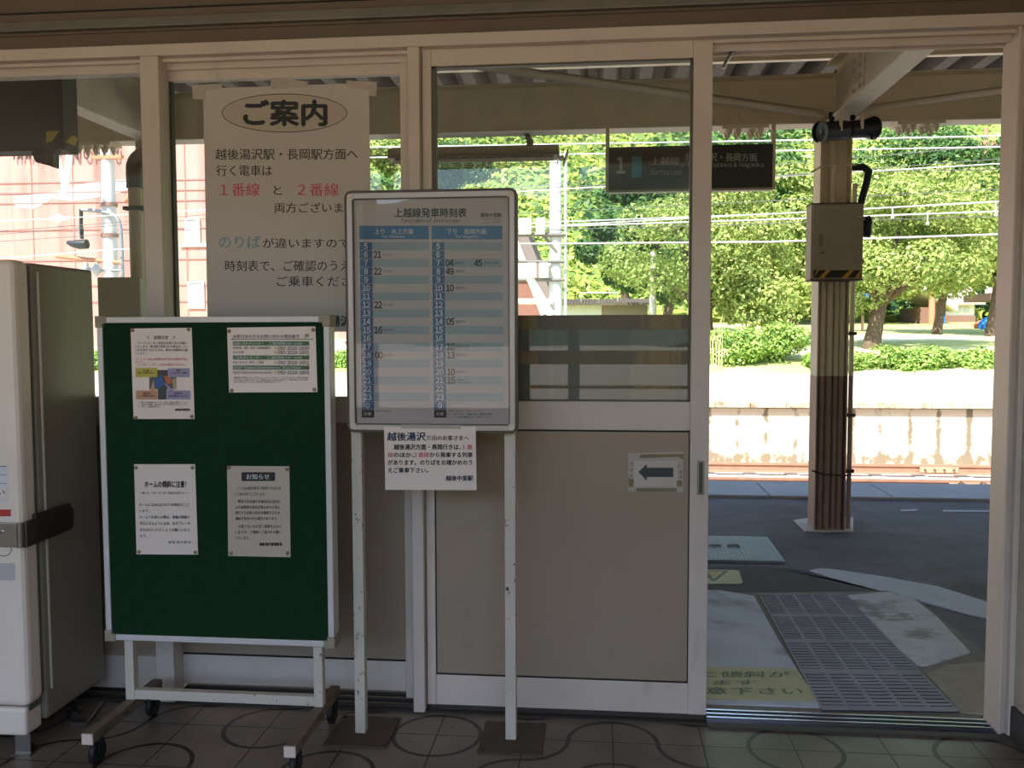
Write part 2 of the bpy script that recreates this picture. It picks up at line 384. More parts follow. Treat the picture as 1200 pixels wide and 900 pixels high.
# floor tiles with an inlaid pattern of quarter arcs
def floor_material():
    m = bpy.data.materials.new('arc_pattern_floor_tiles'); m.use_nodes = True; nt = m.node_tree; L = nt.links.new
    b = nt.nodes['Principled BSDF']
    uv = nt.nodes.new('ShaderNodeUVMap'); sx = nt.nodes.new('ShaderNodeSeparateXYZ'); L(uv.outputs[0], sx.inputs[0])
    def M(op, a, bb=None, c=None):
        n = nt.nodes.new('ShaderNodeMath'); n.operation = op
        for i, q in enumerate((a, bb, c)):
            if q is None: continue
            if isinstance(q, (int, float)): n.inputs[i].default_value = q
            else: L(q, n.inputs[i])
        return n.outputs[0]
    U, V = sx.outputs[0], sx.outputs[1]
    def arc(u, v): return M('ABSOLUTE', M('SUBTRACT', M('SQRT', M('ADD', M('MULTIPLY', u, u), M('MULTIPLY', v, v))), .5))
    iu, iv = M('SUBTRACT', 1, U), M('SUBTRACT', 1, V)
    d = M('MINIMUM', arc(U, V), arc(iu, iv))
    groove = M('LESS_THAN', d, .026)
    e = M('MINIMUM', M('MINIMUM', U, iu), M('MINIMUM', V, iv))
    joint = M('LESS_THAN', e, .009)
    tc = nt.nodes.new('ShaderNodeTexCoord')
    n1 = nt.nodes.new('ShaderNodeTexNoise'); n1.inputs['Scale'].default_value = 2.2; n1.inputs['Detail'].default_value = 8; L(tc.outputs['Object'], n1.inputs['Vector'])
    cr = nt.nodes.new('ShaderNodeMix'); cr.data_type = 'RGBA'; cr.inputs[6].default_value = srgb(128, 117, 104); cr.inputs[7].default_value = srgb(98, 87, 74)
    r = nt.nodes.new('ShaderNodeMapRange'); r.inputs[1].default_value = .35; r.inputs[2].default_value = .68; L(n1.outputs[0], r.inputs[0]); L(r.outputs[0], cr.inputs[0])
    n2 = nt.nodes.new('ShaderNodeTexNoise'); n2.inputs['Scale'].default_value = 22; n2.inputs['Detail'].default_value = 3; L(tc.outputs['Object'], n2.inputs['Vector'])
    r2 = nt.nodes.new('ShaderNodeMapRange'); r2.inputs[1].default_value = .68; r2.inputs[2].default_value = .72; r2.inputs[4].default_value = .5; L(n2.outputs[0], r2.inputs[0])
    c2 = nt.nodes.new('ShaderNodeMix'); c2.data_type = 'RGBA'; L(r2.outputs[0], c2.inputs[0]); L(cr.outputs[2], c2.inputs[6]); c2.inputs[7].default_value = srgb(60, 52, 46)
    c3 = nt.nodes.new('ShaderNodeMix'); c3.data_type = 'RGBA'; L(groove, c3.inputs[0]); L(c2.outputs[2], c3.inputs[6]); c3.inputs[7].default_value = srgb(44, 36, 30)
    c4 = nt.nodes.new('ShaderNodeMix'); c4.data_type = 'RGBA'; L(joint, c4.inputs[0]); L(c3.outputs[2], c4.inputs[6]); c4.inputs[7].default_value = srgb(40, 34, 30)
    L(c4.outputs[2], b.inputs['Base Color'])
    rr = nt.nodes.new('ShaderNodeMapRange'); rr.inputs[3].default_value = .28; rr.inputs[4].default_value = .5; L(n1.outputs[0], rr.inputs[0]); L(rr.outputs[0], b.inputs['Roughness'])
    h = M('SUBTRACT', 1, M('MAXIMUM', groove, joint))
    bp = nt.nodes.new('ShaderNodeBump'); bp.inputs['Strength'].default_value = .5; bp.inputs['Distance'].default_value = .003; L(h, bp.inputs['Height']); L(bp.outputs[0], b.inputs['Normal'])
    return m

# ================================================================== the waiting room
XL, XR, YB = -5.2, 1.44, -4.4
T = atZ(823, 852, 0).x - atZ(718, 842, 0).x
T = .308
JX, JY = atZ(718, 870, 0).x, atZ(718, 870, 0).y           # joint number 2 and the cross joint
UP_ROW = {-1: 'B', 0: 'A', 1: 'B', 2: 'A', 3: 'B', 4: 'A', 5: 'B', 6: 'A'}
LO_ROW = {-1: 'A', 0: 'B', 1: 'B', 2: 'A', 3: 'A', 4: 'B', 5: 'A', 6: 'B'}
bm = bmesh.new(); uvl = bm.loops.layers.uv.new('UVMap')
i0, i1 = math.floor((XL-JX)/T)+2, math.ceil((XR-JX)/T)+2
j0, j1 = math.floor((YB-JY)/T), 1
for i in range(i0, i1+1):
    for j in range(j0, j1):
        x0, x1 = JX+(i-2)*T, JX+(i-1)*T; y0, y1 = JY+j*T, JY+(j+1)*T
        y1 = min(y1, .04); cu = (y1-y0)/T
        vs = [bm.verts.new(p) for p in ((x0, y0, 0), (x1, y0, 0), (x1, y1, 0), (x0, y1, 0))]
        f = bm.faces.new(vs)
        k = UP_ROW.get(i) if j == 0 else LO_ROW.get(i) if j == -1 else None
        k = k or random.choice('AB')
        co = [(0, 0), (1, 0), (1, cu), (0, cu)] if k == 'A' else [(1, 0), (0, 0), (0, cu), (1, cu)]
        for l, c in zip(f.loops, co): l[uvl].uv = c
me = bpy.data.meshes.new('floor'); bm.to_mesh(me); bm.free()
struct(link('floor', me, floor_material()))
struct(bx('ceiling', (XL-.2, YB-.2, 2.95), (XR+.2, .1, 3.1), mat('ceiling_board', srgb(196, 188, 176), .8)))
struct(bx('wall_left', (XL-.15, YB, 0), (XL, .05, 2.95), PLASTER))
struct(bx('wall_right', (XR, YB, 0), (XR+.16, .1, 2.95), PLASTER))
struct(bx('baseboard_right', (XR-.012, YB, 0), (XR, -.02, .115), BASEB))
# rear wall of the room (behind the camera): a row of tall openings
rb = MB().box((XL-.15, YB-.15, 0), (XR+.16, YB, .8)).box((XL-.15, YB-.15, 2.85), (XR+.16, YB, 2.95))
for x in np.linspace(XL, XR, 5): rb.box((x-.05, YB-.1, .8), (x+.05, YB-.03, 2.85))
struct(rb.build('wall_back', PLASTER))

# header over the doors, from the frame rail upwards
hx0, hx1 = XL, XR
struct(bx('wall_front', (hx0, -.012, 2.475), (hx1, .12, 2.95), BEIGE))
struct(bx('trim_1', (hx0, -.045, 2.535), (hx1, -.012, 2.572), RAILM, None, .004))         # dull metal rail
struct(MB().box((hx0, -.03, 2.572), (hx1, -.012, 2.6)).box((hx0, -.02, 2.526), (hx1, -.012, 2.535)).build('trim_2', BEIGE))
struct(bx('trim_3', (hx0, -.034, 2.6), (hx1, -.012, 2.605), DARKGAP))
fr = MB().box((hx0, -.03, 2.434), (hx1, .1, 2.476)).box((hx0, .005, 2.42), (hx1, .012, 2.434)).box((hx0, .035, 2.40), (hx1, .045, 2.434)).box((hx0, .09, 2.40), (hx1, .1, 2.434))
struct(fr.build('trim_4', FRAME, None, .003))
# floor track and the metal threshold of the doorway
tr = MB()
for y in (.004, .036, .068): tr.box((.392, y, .004), (XR, y+.007, .02))
struct(MB().box((.392, -.02, 0), (XR, .1, .007)).build('trim_11', mat('dark_sill_steel', srgb(60, 60, 66), .45, .4)))
struct(tr.build('trim_5', CHROME, None, .002))
struct(bx('trim_6', (.392, -.05, 0), (XR, -.02, .009), mat('brown_sill_edge', srgb(78, 70, 62), .6)))
dt = MB().box((XL, -.02, 0), (.392, .15, .006))
for y in (.01, .06, .11): dt.box((XL, y, .004), (.392, y+.01, .02))
struct(dt.build('trim_10', mat('shaded_door_track', srgb(62, 57, 52), .6)))  # track coloured dark under the leaves, where no reflection brightens it

# posts
def post(n, x0, x1, y0=-.03, y1=.1, z1=2.434):
    return struct(bx('trim_%d' % n, (x0, y0, .006), (x1, y1, z1), FRAME, None, .004))
pl0, pl1 = atY(168, 80, 0).x, atY(190, 85, 0).x
pm0, pm1 = atY(470, 62, 0).x, atY(493, 60, 0).x
post(7, pl0, pl1, -.03, .045)
post(8, pm0+.028, pm1, -.03, .036)
# right jamb with its strips
jx = 1.393
j = MB().box((jx, -.02, .006), (jx+.012, .1, 2.434)).box((jx+.012, -.008, .006), (jx+.028, .09, 2.434)).box((jx+.028, -.03, .006), (XR+.0, .08, 2.434))
struct(j.build('trim_9', FRAME, None, .003))

# front sliding leaf
dx0, dx1, dz0, dz1 = pm1-.0, .391, .026, 2.43
zg0, zg1 = 1.168, 2.372; zp1 = 1.064; zp0 = .14
gx0, gx1 = atY(505, 75, 0).x, atY(806, 68, 0).x
d1 = MB().box((dx0+.004, 0, dz0), (gx0, .036, dz1)).box((gx1+.02, 0, dz0), (dx1, .036, dz1))
d1.box((gx0, .002, zg1), (gx1+.02, .034, dz1)).box((gx0, .002, zp1), (gx1+.02, .034, zg0)).box((gx0, .002, dz0), (gx1+.02, .034, zp0))
door1 = struct(d1.build('door_1', FRAME, None, .003))
bx('door_panel', (gx0, .008, zp0), (gx1+.02, .03, zp1), PANEL, door1)
sh = MB()                                           # dark strips laid round the panel stand in for shadow gaps
sh.box((gx0, .0068, zp1-.006), (gx1+.02, .0085, zp1)).box((gx0, .0068, zp0), (gx1+.02, .0085, zp0+.006)).box((gx0, .0068, zp0), (gx0+.004, .0085, zp1)).box((gx1+.016, .0068, zp0), (gx1+.02, .0085, zp1))
sh.build('panel_gap_shade', DARKGAP, door1)
bx('glass_pane', (gx0, .016, zg0), (gx1+.02, .021, zg1), GLASS, door1)
gk = MB().box((gx0, .006, zg0), (gx0+.016, .034, zg1)).box((gx1+.012, .006, zg0), (gx1+.02, .034, zg1)).box((gx0, .006, zg1-.006), (gx1+.02, .034, zg1)).box((gx0, .006, zg0), (gx1+.02, .034, zg0+.005))
gk.build('glazing_bead', mat('glazing_bead', srgb(92, 86, 74), .5), door1)
# film over the bottom of the pane: greyish sheet with stained tape rows
fz1 = atY(700, 369, 0).z; fzs = [atY(700, y, 0).z for y in (369, 386, 411, 427, 452, 470)]
film = mat('grey_film', srgb(112, 112, 106), .3, 0, .08, 5, srgb(134, 124, 108), .7, (7, 7, .2), .52, .56)
filmt = mat('stained_tape_film', srgb(96, 88, 66), .4, 0, .1, 6, srgb(132, 112, 70), .9, (8, 8, .3), .54, .6)
fo = bx('pane_film', (gx0+.016, .0215, zg0+.004), (gx1+.012, .023, fz1), film, door1, 0)
ft = MB()
for a, b in ((0, 1), (2, 3), (4, 4.3)):
    za = fzs[a]; zb = fzs[1] if b == 1 else fzs[3] if b == 3 else fzs[4]-.012
    ft.box((gx0+.016, .0148, zb), (gx1+.012, .0158, za))
ft.build('film_tape', filmt, door1)
# recessed pull
hp = [atY(x, y, 0) for x, y in ((817, 540), (825, 580))]
hh = MB().box((hp[0].x, -.003, hp[1].z), (hp[1].x, .0, hp[0].z)).build('recessed_pull', STEEL, door1, .002)
MB().box((hp[0].x+.007, -.0035, hp[1].z+.006), (hp[1].x-.006, -.0029, hp[0].z-.006)).build('pull_cavity', mat('pull_cavity', srgb(74, 74, 70), .5), hh)

# rear sliding leaf on the left
ex0, ex1, ey = pl1-.038, pm0+.03, .05
zq0 = atY(400, 465, ey).z
e = MB().box((ex0, ey, .03), (ex0+.035, ey+.034, 2.40)).box((ex1-.045, ey-.012, .03), (ex1, ey+.034, 2.42))
eg1 = atY(300, 92, ey).z
e.box((ex0, ey+.002, eg1), (ex1, ey+.032, 2.42)).box((ex0, ey+.002, zq0-.1), (ex1, ey+.032, zq0)).box((ex0, ey+.002, .05), (ex1, ey+.032, .165))
door2 = struct(e.build('door_2', FRAME, None, .003))
bx('door_panel', (ex0+.035, ey+.008, .165), (ex1-.045, ey+.028, zq0-.1), PANEL, door2)
bx('panel_gap_shade', (ex0+.035, ey+.006, .165), (ex1-.045, ey+.0085, .172), DARKGAP, door2)  # dark strip painted in for the shadow gap at the panel's foot
bx('glass_pane', (ex0+.035, ey+.015, zq0), (ex1-.045, ey+.02, eg1), GLASS, door2)
bx('glazing_bead', (ex0+.035, ey+.004, zq0), (ex0+.043, ey+.032, eg1), mat('olive_bead', srgb(70, 70, 52), .5), door2)

# fixed window left of the post
wz0 = atY(108, 465, .04).z
wf = MB().box((XL, .03, wz0-.11), (pl0, .08, wz0)).box((XL, .03, 2.392), (pl0, .08, 2.434)).box((XL, .03, .03), (pl0, .08, .16))
for x in (-2.75, -3.7): wf.box((x-.03, .03, .03), (x+.03, .08, 2.434))
win = struct(wf.build('window_1', FRAME, None, .003))
bx('glass_pane', (XL, .05, wz0), (pl0, .055, 2.392), GLASS, win)
bx('lower_panel', (XL, .045, .16), (pl0, .07, wz0-.11), PANEL, win)
# ================================================================== things inside
# ---- vending machine at the left edge
vf, vb = atX(35, 870, -1.885).y, -.03
vx1 = -1.885; vx0 = vx1-.95; vz1 = 1.655
v = thing('vending_machine', 'white vending machine at the left edge, seen from its grey side', 'vending machine', (vx0+.47, (vf+vb)/2, 0))
MB().box((vx0, vf+.10, .09), (vx1-.004, vb, vz1), .012).build('body', VENDS, v)
dr = MB().box((vx0, vf, .175), (vx1, vf+.085, vz1+.004), .022).build('door', VEND, v)
MB().box((vx0, vf+.012, .07), (vx1-.02, vf+.1, .166), .012).build('kick_panel', VEND, v)
MB().box((vx0+.01, vf+.03, .15), (vx1-.02, vf+.2, .19)).build('seam', VGREY, v)
MB().box((vx0+.01, vf+.08, .19), (vx1-.012, vf+.105, vz1-.01)).build('door_gasket', VGREY, v)
MB().box((vx1-.006, vf+.125, .19), (vx1+.002, vf+.131, vz1-.03)).build('edge_strip', mat('pale_strip', srgb(210, 204, 190), .4), v)
hz0, hz1 = atX(27, 641, vx1).z, atX(27, 612, vx1).z
hs = MB().box((vx1-.16, vf-.009, hz0), (vx1-.012, vf, hz1), .003).build('hasp', STEEL, v)
MB().tube([(vx1-.004, vf-.004, hz0), (vx1-.004, vf-.004, hz1)], .011, 14).build('hinge_barrel', STEEL, hs)
ap = [(vf+.0, hz0-.002), (vf+.0, hz1+.002), (vf+.235, hz1+.012), (vf+.262, hz1-.005), (vf+.262, hz0+.02), (vf+.25, hz0+.004)]
MB().prism(ap, 'x', vx1+.002, vx1+.016).build('hasp_arm', mat('dark_steel', srgb(96, 90, 82), .35, .8, .1), hs, .003)
MB().box((vx1, vf+.05, hz1-.004), (vx1+.014, vf+.25, hz1+.018), .003).build('hasp_cover', mat('dark_steel', srgb(96, 90, 82), .35), hs)
for q in (-.075, -.062): MB().ball((vx1+q, vf-.009, (hz0+hz1)/2+.012), .006, 2, (1, .4, 1)).build('rivet', CHROME, hs)
ink = Ink(onY(vf), (0, -.0006, 0))
ink.rect(-60, 597, 13, 605, INKR, 2); ink.rect(-80, 545, 10, 588, WHITEI, 1); ink.rect(-80, 546, 8, 547, VGREY, 2); ink.rect(-80, 556, 8, 556.6, VGREY, 2); ink.rect(-80, 566, 8, 566.6, VGREY, 2)
ink.rect(-80, 572, 8, 586, PAPER, 2); ink.text('お願い', -26, 573, 6, 580, INK, .01, 3); ink.rect(-80, 660, 18, 680, mat('pale_label', srgb(198, 192, 190), .5), 1)
ink.ring(4, 644, 10, 8, 1, VGREY, 2); ink.rect(-10, 482, -1, 508, VGREY, 1)
ink.build('front_labels', dr)
for x in (vx0+.06, vx1-.07):
    for y in (vf+.07, vb-.1):
        MB().tube([(x, y, .0), (x, y, .012), (x, y, .013), (x, y, .09)], [.028, .028, .012, .012], 12).build('levelling_foot', BLACKM, v)
MB().box((vx1-.075, vf+.03, .0), (vx1-.02, vf+.034, .075)).box((vx1-.085, vf+.02, 0), (vx1-.015, vf+.08, .006)).build('anchor_bracket', STEEL, v)
b_ = thing('floor_bracket', 'loose L-shaped aluminium strip on the tiles beside the vending machine', 'bracket', tuple(atZ(95, 846, 0)))
p0, p1, p2 = atZ(83, 847, .012), atZ(102, 847, .012), atZ(123, 822, .012)
MB().box((p0.x, p0.y, 0), (p1.x, p0.y+.02, .014)).tube([(p1.x-.008, p0.y+.01, .008), (p2.x-.008, p2.y, .008)], .008, 4).build('strip', STEEL, b_)

# ---- green notice board on a wheeled stand
gy = -.30
P = onY(gy)
a0, a1 = P(116, 372), P(386, 752); a0.x = P(118.5, 560).x; a1.x = P(388.5, 560).x
gz1, gz0 = P(250, 371).z, P(250, 754).z; gxa, gxb = a0.x, a1.x
nb = thing('notice_board', 'green felt notice board in a white frame on a wheeled stand', 'notice board', ((gxa+gxb)/2, gy+.03, 0))
fw = .02
MB().box((gxa+fw, gy+.006, gz0+fw), (gxb-fw, gy+.05, gz1-fw)).build('felt_panel', FELT, nb)
f = MB()
for A, B in (((gxa, gz1-fw), (gxb, gz1)), ((gxa, gz0), (gxb, gz0+fw)), ((gxa, gz0), (gxa+fw, gz1)), ((gxb-fw, gz0), (gxb, gz1))):
    f.box((A[0], gy, A[1]), (B[0], gy+.06, B[1]))
f.build('board_frame', ALUW, nb, .002)
for x in (gxa, gxb):
    for z in (gz0, gz1):
        sx = 1 if x == gxa else -1; sz = 1 if z == gz0 else -1
        MB().prism([(x-sx*.004, z-sz*.004), (x+sx*.036, z-sz*.004), (x+sx*.036, z+sz*.022), (x+sx*.023, z+sz*.022), (x+sx*.023, z+sz*.036), (x-sx*.004, z+sz*.036)], 'y', gy-.004, gy+.066).build('corner_cap', CAPB, nb, .002)
lx0, lx1 = P(149, 790).x, P(371, 790).x
bz = P(260, 820).z
ly = gy+.03
for x in (lx0, lx1): MB().box((x-.016, ly-.016, bz-.02), (x+.016, ly+.016, gz0)).build('leg', WHITEP, nb, .002)
MB().box((lx0+.016, ly-.0145, bz-.018), (lx1-.016, ly+.0145, bz+.016)).build('crossbar', WHITEP, nb, .002)
for x, xc in ((lx0, 98), (lx1, 339)):
    fz = bz-.022
    yfr = atZ(xc, 866 if xc == 98 else 881, fz-.018).y; xf = atZ(xc, 866 if xc == 98 else 881, fz-.018).x
    xm = (x+xf)/2
    ft_ = MB().box((x-.018, yfr, fz-.034), (x+.018, .0-.09, fz)).build('foot_rail', WOODY, nb, .002)
    MB().box((x-.0185, yfr-.005, fz-.0345), (x+.0185, yfr, fz+.0005)).build('end_cap', mat('foot_end_cap', srgb(226, 208, 190), .5), ft_)
    for y in (yfr+.05, -.13):
        cz = fz-.034; r = cz/2-.004
        cst = MB().box((x-.012, y-.012, cz-.012), (x+.012, y+.02, cz)).box((x-.016, y-.014, r), (x-.012, y+.014, cz-.01)).box((x+.012, y-.014, r), (x+.016, y+.014, cz-.01)).build('caster', BLACKM, nb)
        MB().tube([(x-.011, y, r+.0), (x-.008, y, r), (x+.008, y, r), (x+.011, y, r)], [r*.8, r, r, r*.8], 20).build('caster_wheel', RUBBER, cst)

PINM = mat('brass_pin', srgb(150, 132, 100), .35, .6)
def notice(name, label, cat, pp, Y, m, pins, group=None, th=.0012):
    pts = [atY(x, y, Y) for x, y in pp]
    cx = sum(p.x for p in pts)/4; cz = min(p.z for p in pts)
    t = thing(name, label, cat, (cx, Y, cz), group)
    pm = sheet('paper', pp, Y, m, t, th)
    for x, y in pins:
        q = atY(x, y, Y); MB().ball((q.x, Y-.001, q.z), .0068, 2, (1, .55, 1)).build('pin', PINM, t)
    return t, pm, Ink(onY(Y), (0, -.0005, 0))
NY = gy+.0045
# upper left notice
t, pm, k = notice('paper_notice', 'white notice with a colour diagram, upper left on the green board', 'notice',
    [(153, 385), (224.5, 384), (228, 491), (156.5, 491)], NY, PAPER, [(155.5, 387), (221, 386), (159, 489.5), (225, 488)])
k.text('＜　お知らせ　＞', 172, 393, 206, 398, INK, .02)
for i, s in enumerate(('　ワンマンカーをご利用のお客さまにお願い', 'いたします。無人駅で発車される場合は、きっ', 'ぷをお持ちでないときは、車内での精算をお願', 'いします。')):
    k.text(s, 158.5+i*.15+(3 if i == 0 else 0), 400.3+i*4.1, (219.5 if i == 0 else 220 if i < 3 else 171), 403.5+i*4.1, INK, .012)
for i, (s, x1) in enumerate((('ワンマンカー車内の運賃収受は千円札のみ使用が可能で', 220.5), ('きます。', 167.5), ('※２千円、５千円、１万円の使用はできません。', 218))):
    k.text(s, (159, 159, 162)[i], 419.5+i*3.2, x1, 422.3+i*3.2, INKR, .01)
PH = mat('print_photo_grey', srgb(92, 92, 84), .5); PB = mat('print_photo_blue', srgb(58, 92, 150), .5); PO = mat('print_photo_orange', srgb(196, 106, 76), .5)
PY_ = mat('print_yellow', srgb(196, 180, 72), .5); PL = mat('print_lavender', srgb(158, 148, 178), .5); PS = mat('print_salmon', srgb(202, 152, 118), .5)
k.rect(175, 433.5, 207, 456, PH, 1); k.rect(185, 434, 196, 468, mat('print_photo_dark', srgb(66, 66, 64), .5), 1.2)
k.poly([(181, 444), (190, 440), (193, 450), (186, 456), (181, 453)], PB, 2); k.poly([(192, 441), (200, 440), (202, 448), (196, 451)], PO, 2); k.poly([(202, 444), (207, 443), (207, 456), (203, 456)], mat('print_tan', srgb(176, 158, 120), .5), 2)
k.rect(159, 431, 184.5, 442, PY_, 3); k.rect(197, 431.5, 222.5, 442, PL, 3); k.rect(159.5, 457.5, 184.5, 468, PS, 3); k.rect(195, 457.5, 223.5, 468, PL, 3)
k.poly([(176, 457.5), (182, 457.5), (180, 445)], PS, 3); k.poly([(198, 457.5), (205, 457.5), (192, 448)], PL, 3)
for s, x0, y0, x1 in (('後乗り前降り', 168, 433.3, 176), ('乗車口、整理券をお取り', 162, 436, 181), ('運賃表', 207, 433.3, 212), ('ここに表示された運賃を', 200, 436, 220), ('整理券発行機', 168, 460, 177), ('ここで整理券をお取り', 162, 463, 182), ('運賃箱', 204, 460, 214), ('運賃と整理券をお入れ下さい', 198, 463, 221)):
    k.text(s, x0, y0, x1, y0+1.9, INK, .02, 4)
for i, s in enumerate(('※　車内には両替機がありますが、小銭のご用意をお願いいたします。', '※　定期券、回数券、乗車券は、駅または車掌にお見せください。', '※　詳しくは駅係員まで')):
    k.text(s, 162, 470.6+i*2.5, (221, 220, 188)[i], 472.5+i*2.5, INK, .01)
k.text('越後湯沢管理駅長', 205.5, 478.6, 223, 481.6, INK, .03)
k.build('print', pm)
# upper right notice
t, pm, k = notice('paper_notice', 'wide white telephone-number notice with green bars, upper right on the green board', 'notice',
    [(266, 384), (369.5, 382.5), (372, 459.5), (268.5, 460)], NY, PAPER, [(268.5, 388), (367, 386.5), (271.5, 457.5), (368.5, 456.5)])
k.text('JR東日本の主なお問い合わせ電話番号', 273, 392, 351, 396.4, INKB, .012)
k.text('JR', 356, 391.5, 362.5, 395.5, mat('logo_green', srgb(84, 116, 60), .5), .04)
k.rect(270.5, 397.3, 367.5, 398, INK)
for y0, s in ((400, 'お問い合わせセンター　（ご案内時間 6:00～24:00）'), (416.5, 'ご意見承りセンター　（ご案内時間 9:00～18:00）'), (428.3, 'JR EAST Telephone Information Service "JR East Infoline"')):
    k.rect(273, y0, 362.5, y0+4.9, GREENB); k.text(s, 274, y0+.9, 354, y0+4.1, WHITEI, .006, 3)
for y0, s, x1, n in ((406.2, '列車時刻、運賃・料金、空席情報案内', 317, '1600'), (411.2, 'お忘れ物', 286, '1601'), (423.2, '当社に対するご意見・ご要望', 309, '1651'), (434.8, 'English, Chinese and Korean available', 319, '1603')):
    k.text(s, 273, y0, x1, y0+3, INK, .012); k.text('050-2016-'+n, 325.5, y0-.2, 362.5, y0+3.7, INKB, .02)
    k.ring(323, y0+1.6, 1.7, 1.7, .9, PY_)
for i, s in enumerate(('電話番号はお間違いのないようにおかけください。お客さまサービスの向上のため、通話内容を録音', 'させていただく場合がございます。携帯電話からもご利用になれます。一部の電話からはご利用に', 'なれない場合がございます。年末年始は受付時間が異なります。')):
    k.text(s, 274, 441.5+i*2.5, (361.5, 361.5, 330)[i], 443.4+i*2.5, INK, .006)
k.build('print', pm)
# lower left notice
t, pm, k = notice('paper_notice', 'white notice about the sloping platform, lower left on the green board', 'notice',
    [(157, 544), (228.5, 544), (232, 650), (160, 649.5)], NY, PAPER, [(159.5, 548), (225.5, 548), (163, 646.5), (229, 647)])
k.text('ホームの傾斜に注意！', 169.5, 563.5, 218.5, 571.3, INK, .035)
k.text('～車いす、ベビーカーをご利用のお客さまへ～', 164, 576, 222, 579.2, INK, .015)
for i, (s, y0, x1) in enumerate((('ホームには水はけのため傾斜がござ', 589.5, 222), ('います。', 596.5, 175), ('ホームでお待ちの際は、車輪が線路と', 604, 222.5), ('平行になるように止め、必ずブレーキ', 611.3, 223), ('をおかけいただくようお願いいたし', 618.8, 223), ('ます。', 625.8, 172.5))):
    k.text(s, 163+i*.25, y0, x1, y0+3.9, INK, .014)
k.text('越 後 湯 沢 駅 長', 197.5, 633.8, 224, 636.8, INK, .01)
k.build('print', pm)
# lower right notice
t, pm, k = notice('paper_notice', 'cream notice with a black title bar, lower right on the green board', 'notice',
    [(266, 546), (339, 546.5), (340.5, 653), (267.5, 651.5)], NY, PAPERC, [(268.5, 548), (336.5, 550), (271, 648), (337, 648)])
k.rrect(283, 553.3, 322.5, 563.7, 1.6, INK); k.text('お知らせ', 289, 555.3, 316, 561.8, WHITEI, .01, 4)
for s, x0, y0, x1 in (('いつもJR東日本をご利用くださいま', 278.5, 570, 329.5), ('してありがとうございます。', 275.5, 577, 311.5), ('弊社では急激な気象状況の変化に', 279, 585.7, 329.5), ('よる強風等の発生が見込まれる場合、', 276, 592.3, 329.5), ('運行する列車の安全を確保するため、', 276, 598.9, 329.5), ('運転を見合わせる場合があります。', 276, 605.6, 325.5), ('お客さまには大変ご迷惑をおかけ', 279.5, 614.8, 330), ('しますが、ご理解とご協力をお願い', 276, 621.5, 330), ('いたします。', 276, 628.3, 292.5)):
    k.text(s, x0, y0, x1, y0+3.9, INK, .014)
k.text('越後湯沢管理駅長', 304, 635.8, 331, 639.6, INK, .035)
k.build('print', pm)

# ---- timetable stand
ty = -.25
P = onY(ty)
tx0, tx1 = P(405.5, 380).x, P(606, 380).x; tz1, tz0 = P(505, 222).z, P(505, 507).z
st = thing('timetable_stand', 'framed blue and white train timetable on two white legs', 'timetable', ((tx0+tx1)/2, -.225, 0))
def rrpoly(x0, z0, x1, z1, r):
    pp = []
    for cx, cz, a in ((x1-r, z1-r, 0), (x0+r, z1-r, 90), (x0+r, z0+r, 180), (x1-r, z0+r, 270)):
        for q in range(7): an = math.radians(a+q*15); pp.append((cx+r*math.cos(an), cz+r*math.sin(an)))
    return pp
def rframe(o, i, y0, y1):
    n = len(o); mb = MB()
    V = [(u, y0, v) for u, v in o]+[(u, y0, v) for u, v in i]+[(u, y1, v) for u, v in o]+[(u, y1, v) for u, v in i]
    fs = []
    for q in range(n):
        r = (q+1) % n
        fs += [(q, r, n+r, n+q), (2*n+q, 2*n+r, 3*n+r, 3*n+q), (q, r, 2*n+r, 2*n+q), (n+q, n+r, 3*n+r, 3*n+q)]
    mb._add(V, fs); return mb
fwid = .030
rframe(rrpoly(tx0-.001, tz0-.001, tx1+.001, tz1+.001, .024), rrpoly(tx0+.008, tz0+.008, tx1-.008, tz1-.008, .018), ty+.003, ty+.034).build('outer_rim', mat('dark_frame_rim', srgb(74, 68, 60), .4, .4), st)
rframe(rrpoly(tx0+.007, tz0+.007, tx1-.007, tz1-.007, .019), rrpoly(tx0+fwid-.004, tz0+fwid-.004, tx1-fwid+.004, tz1-fwid+.004, .001), ty, ty+.02).build('snap_frame', mat('frame_aluminium', srgb(186, 178, 172), .35, .3, .04), st, .002)
rframe(rrpoly(tx0+fwid-.005, tz0+fwid-.005, tx1-fwid+.005, tz1-fwid+.005, .001), rrpoly(tx0+fwid-.0015, tz0+fwid-.0015, tx1-fwid+.0015, tz1-fwid+.0015, .001), ty+.001, ty+.02).build('inner_lip', mat('dark_frame_rim', srgb(74, 68, 60), .4), st)
for x in (tx0, tx1):
    for z in (tz0, tz1):
        sx = 1 if x == tx0 else -1; sz = 1 if z == tz0 else -1
        MB().prism([(x+sx*.009, z+sz*.016), (x+sx*.016, z+sz*.009), (x+sx*.03, z+sz*.012), (x+sx*.03, z+sz*.03), (x+sx*.012, z+sz*.03)], 'y', ty-.0015, ty+.004).build('corner_piece', mat('corner_cream', srgb(214, 202, 182), .45), st)
MB().box((tx0+.004, ty+.026, tz0+.004), (tx1-.004, ty+.034, tz1-.004)).build('back_board', ALUW, st)
py = ty+.014
ps = MB().box((tx0+fwid-.004, py, tz0+fwid-.004), (tx1-fwid+.004, py+.002, tz1-fwid+.004)).build('timetable_sheet', mat('timetable_paper', srgb(205, 193, 186), .5), st)
k = Ink(onY(py), (0, -.0005, 0))
k.text('上越線発車時刻表', 462, 243.8, 547, 254.8, INK, .022)
k.text('Timetable of Jōetsu Line', 470, 256.5, 538, 260.6, INK, .012)
k.text('越後中里駅', 563, 249.5, 588, 254.7, INK, .02); k.text('Echigo-Nakazato Sta.', 563, 256, 587, 257.6, INK); k.text('2019年3月16日改正', 566, 259.7, 585, 261.4, INK)
def lean(y): return (y-270)*.0125          # the sheet's edges run slightly to the right going down
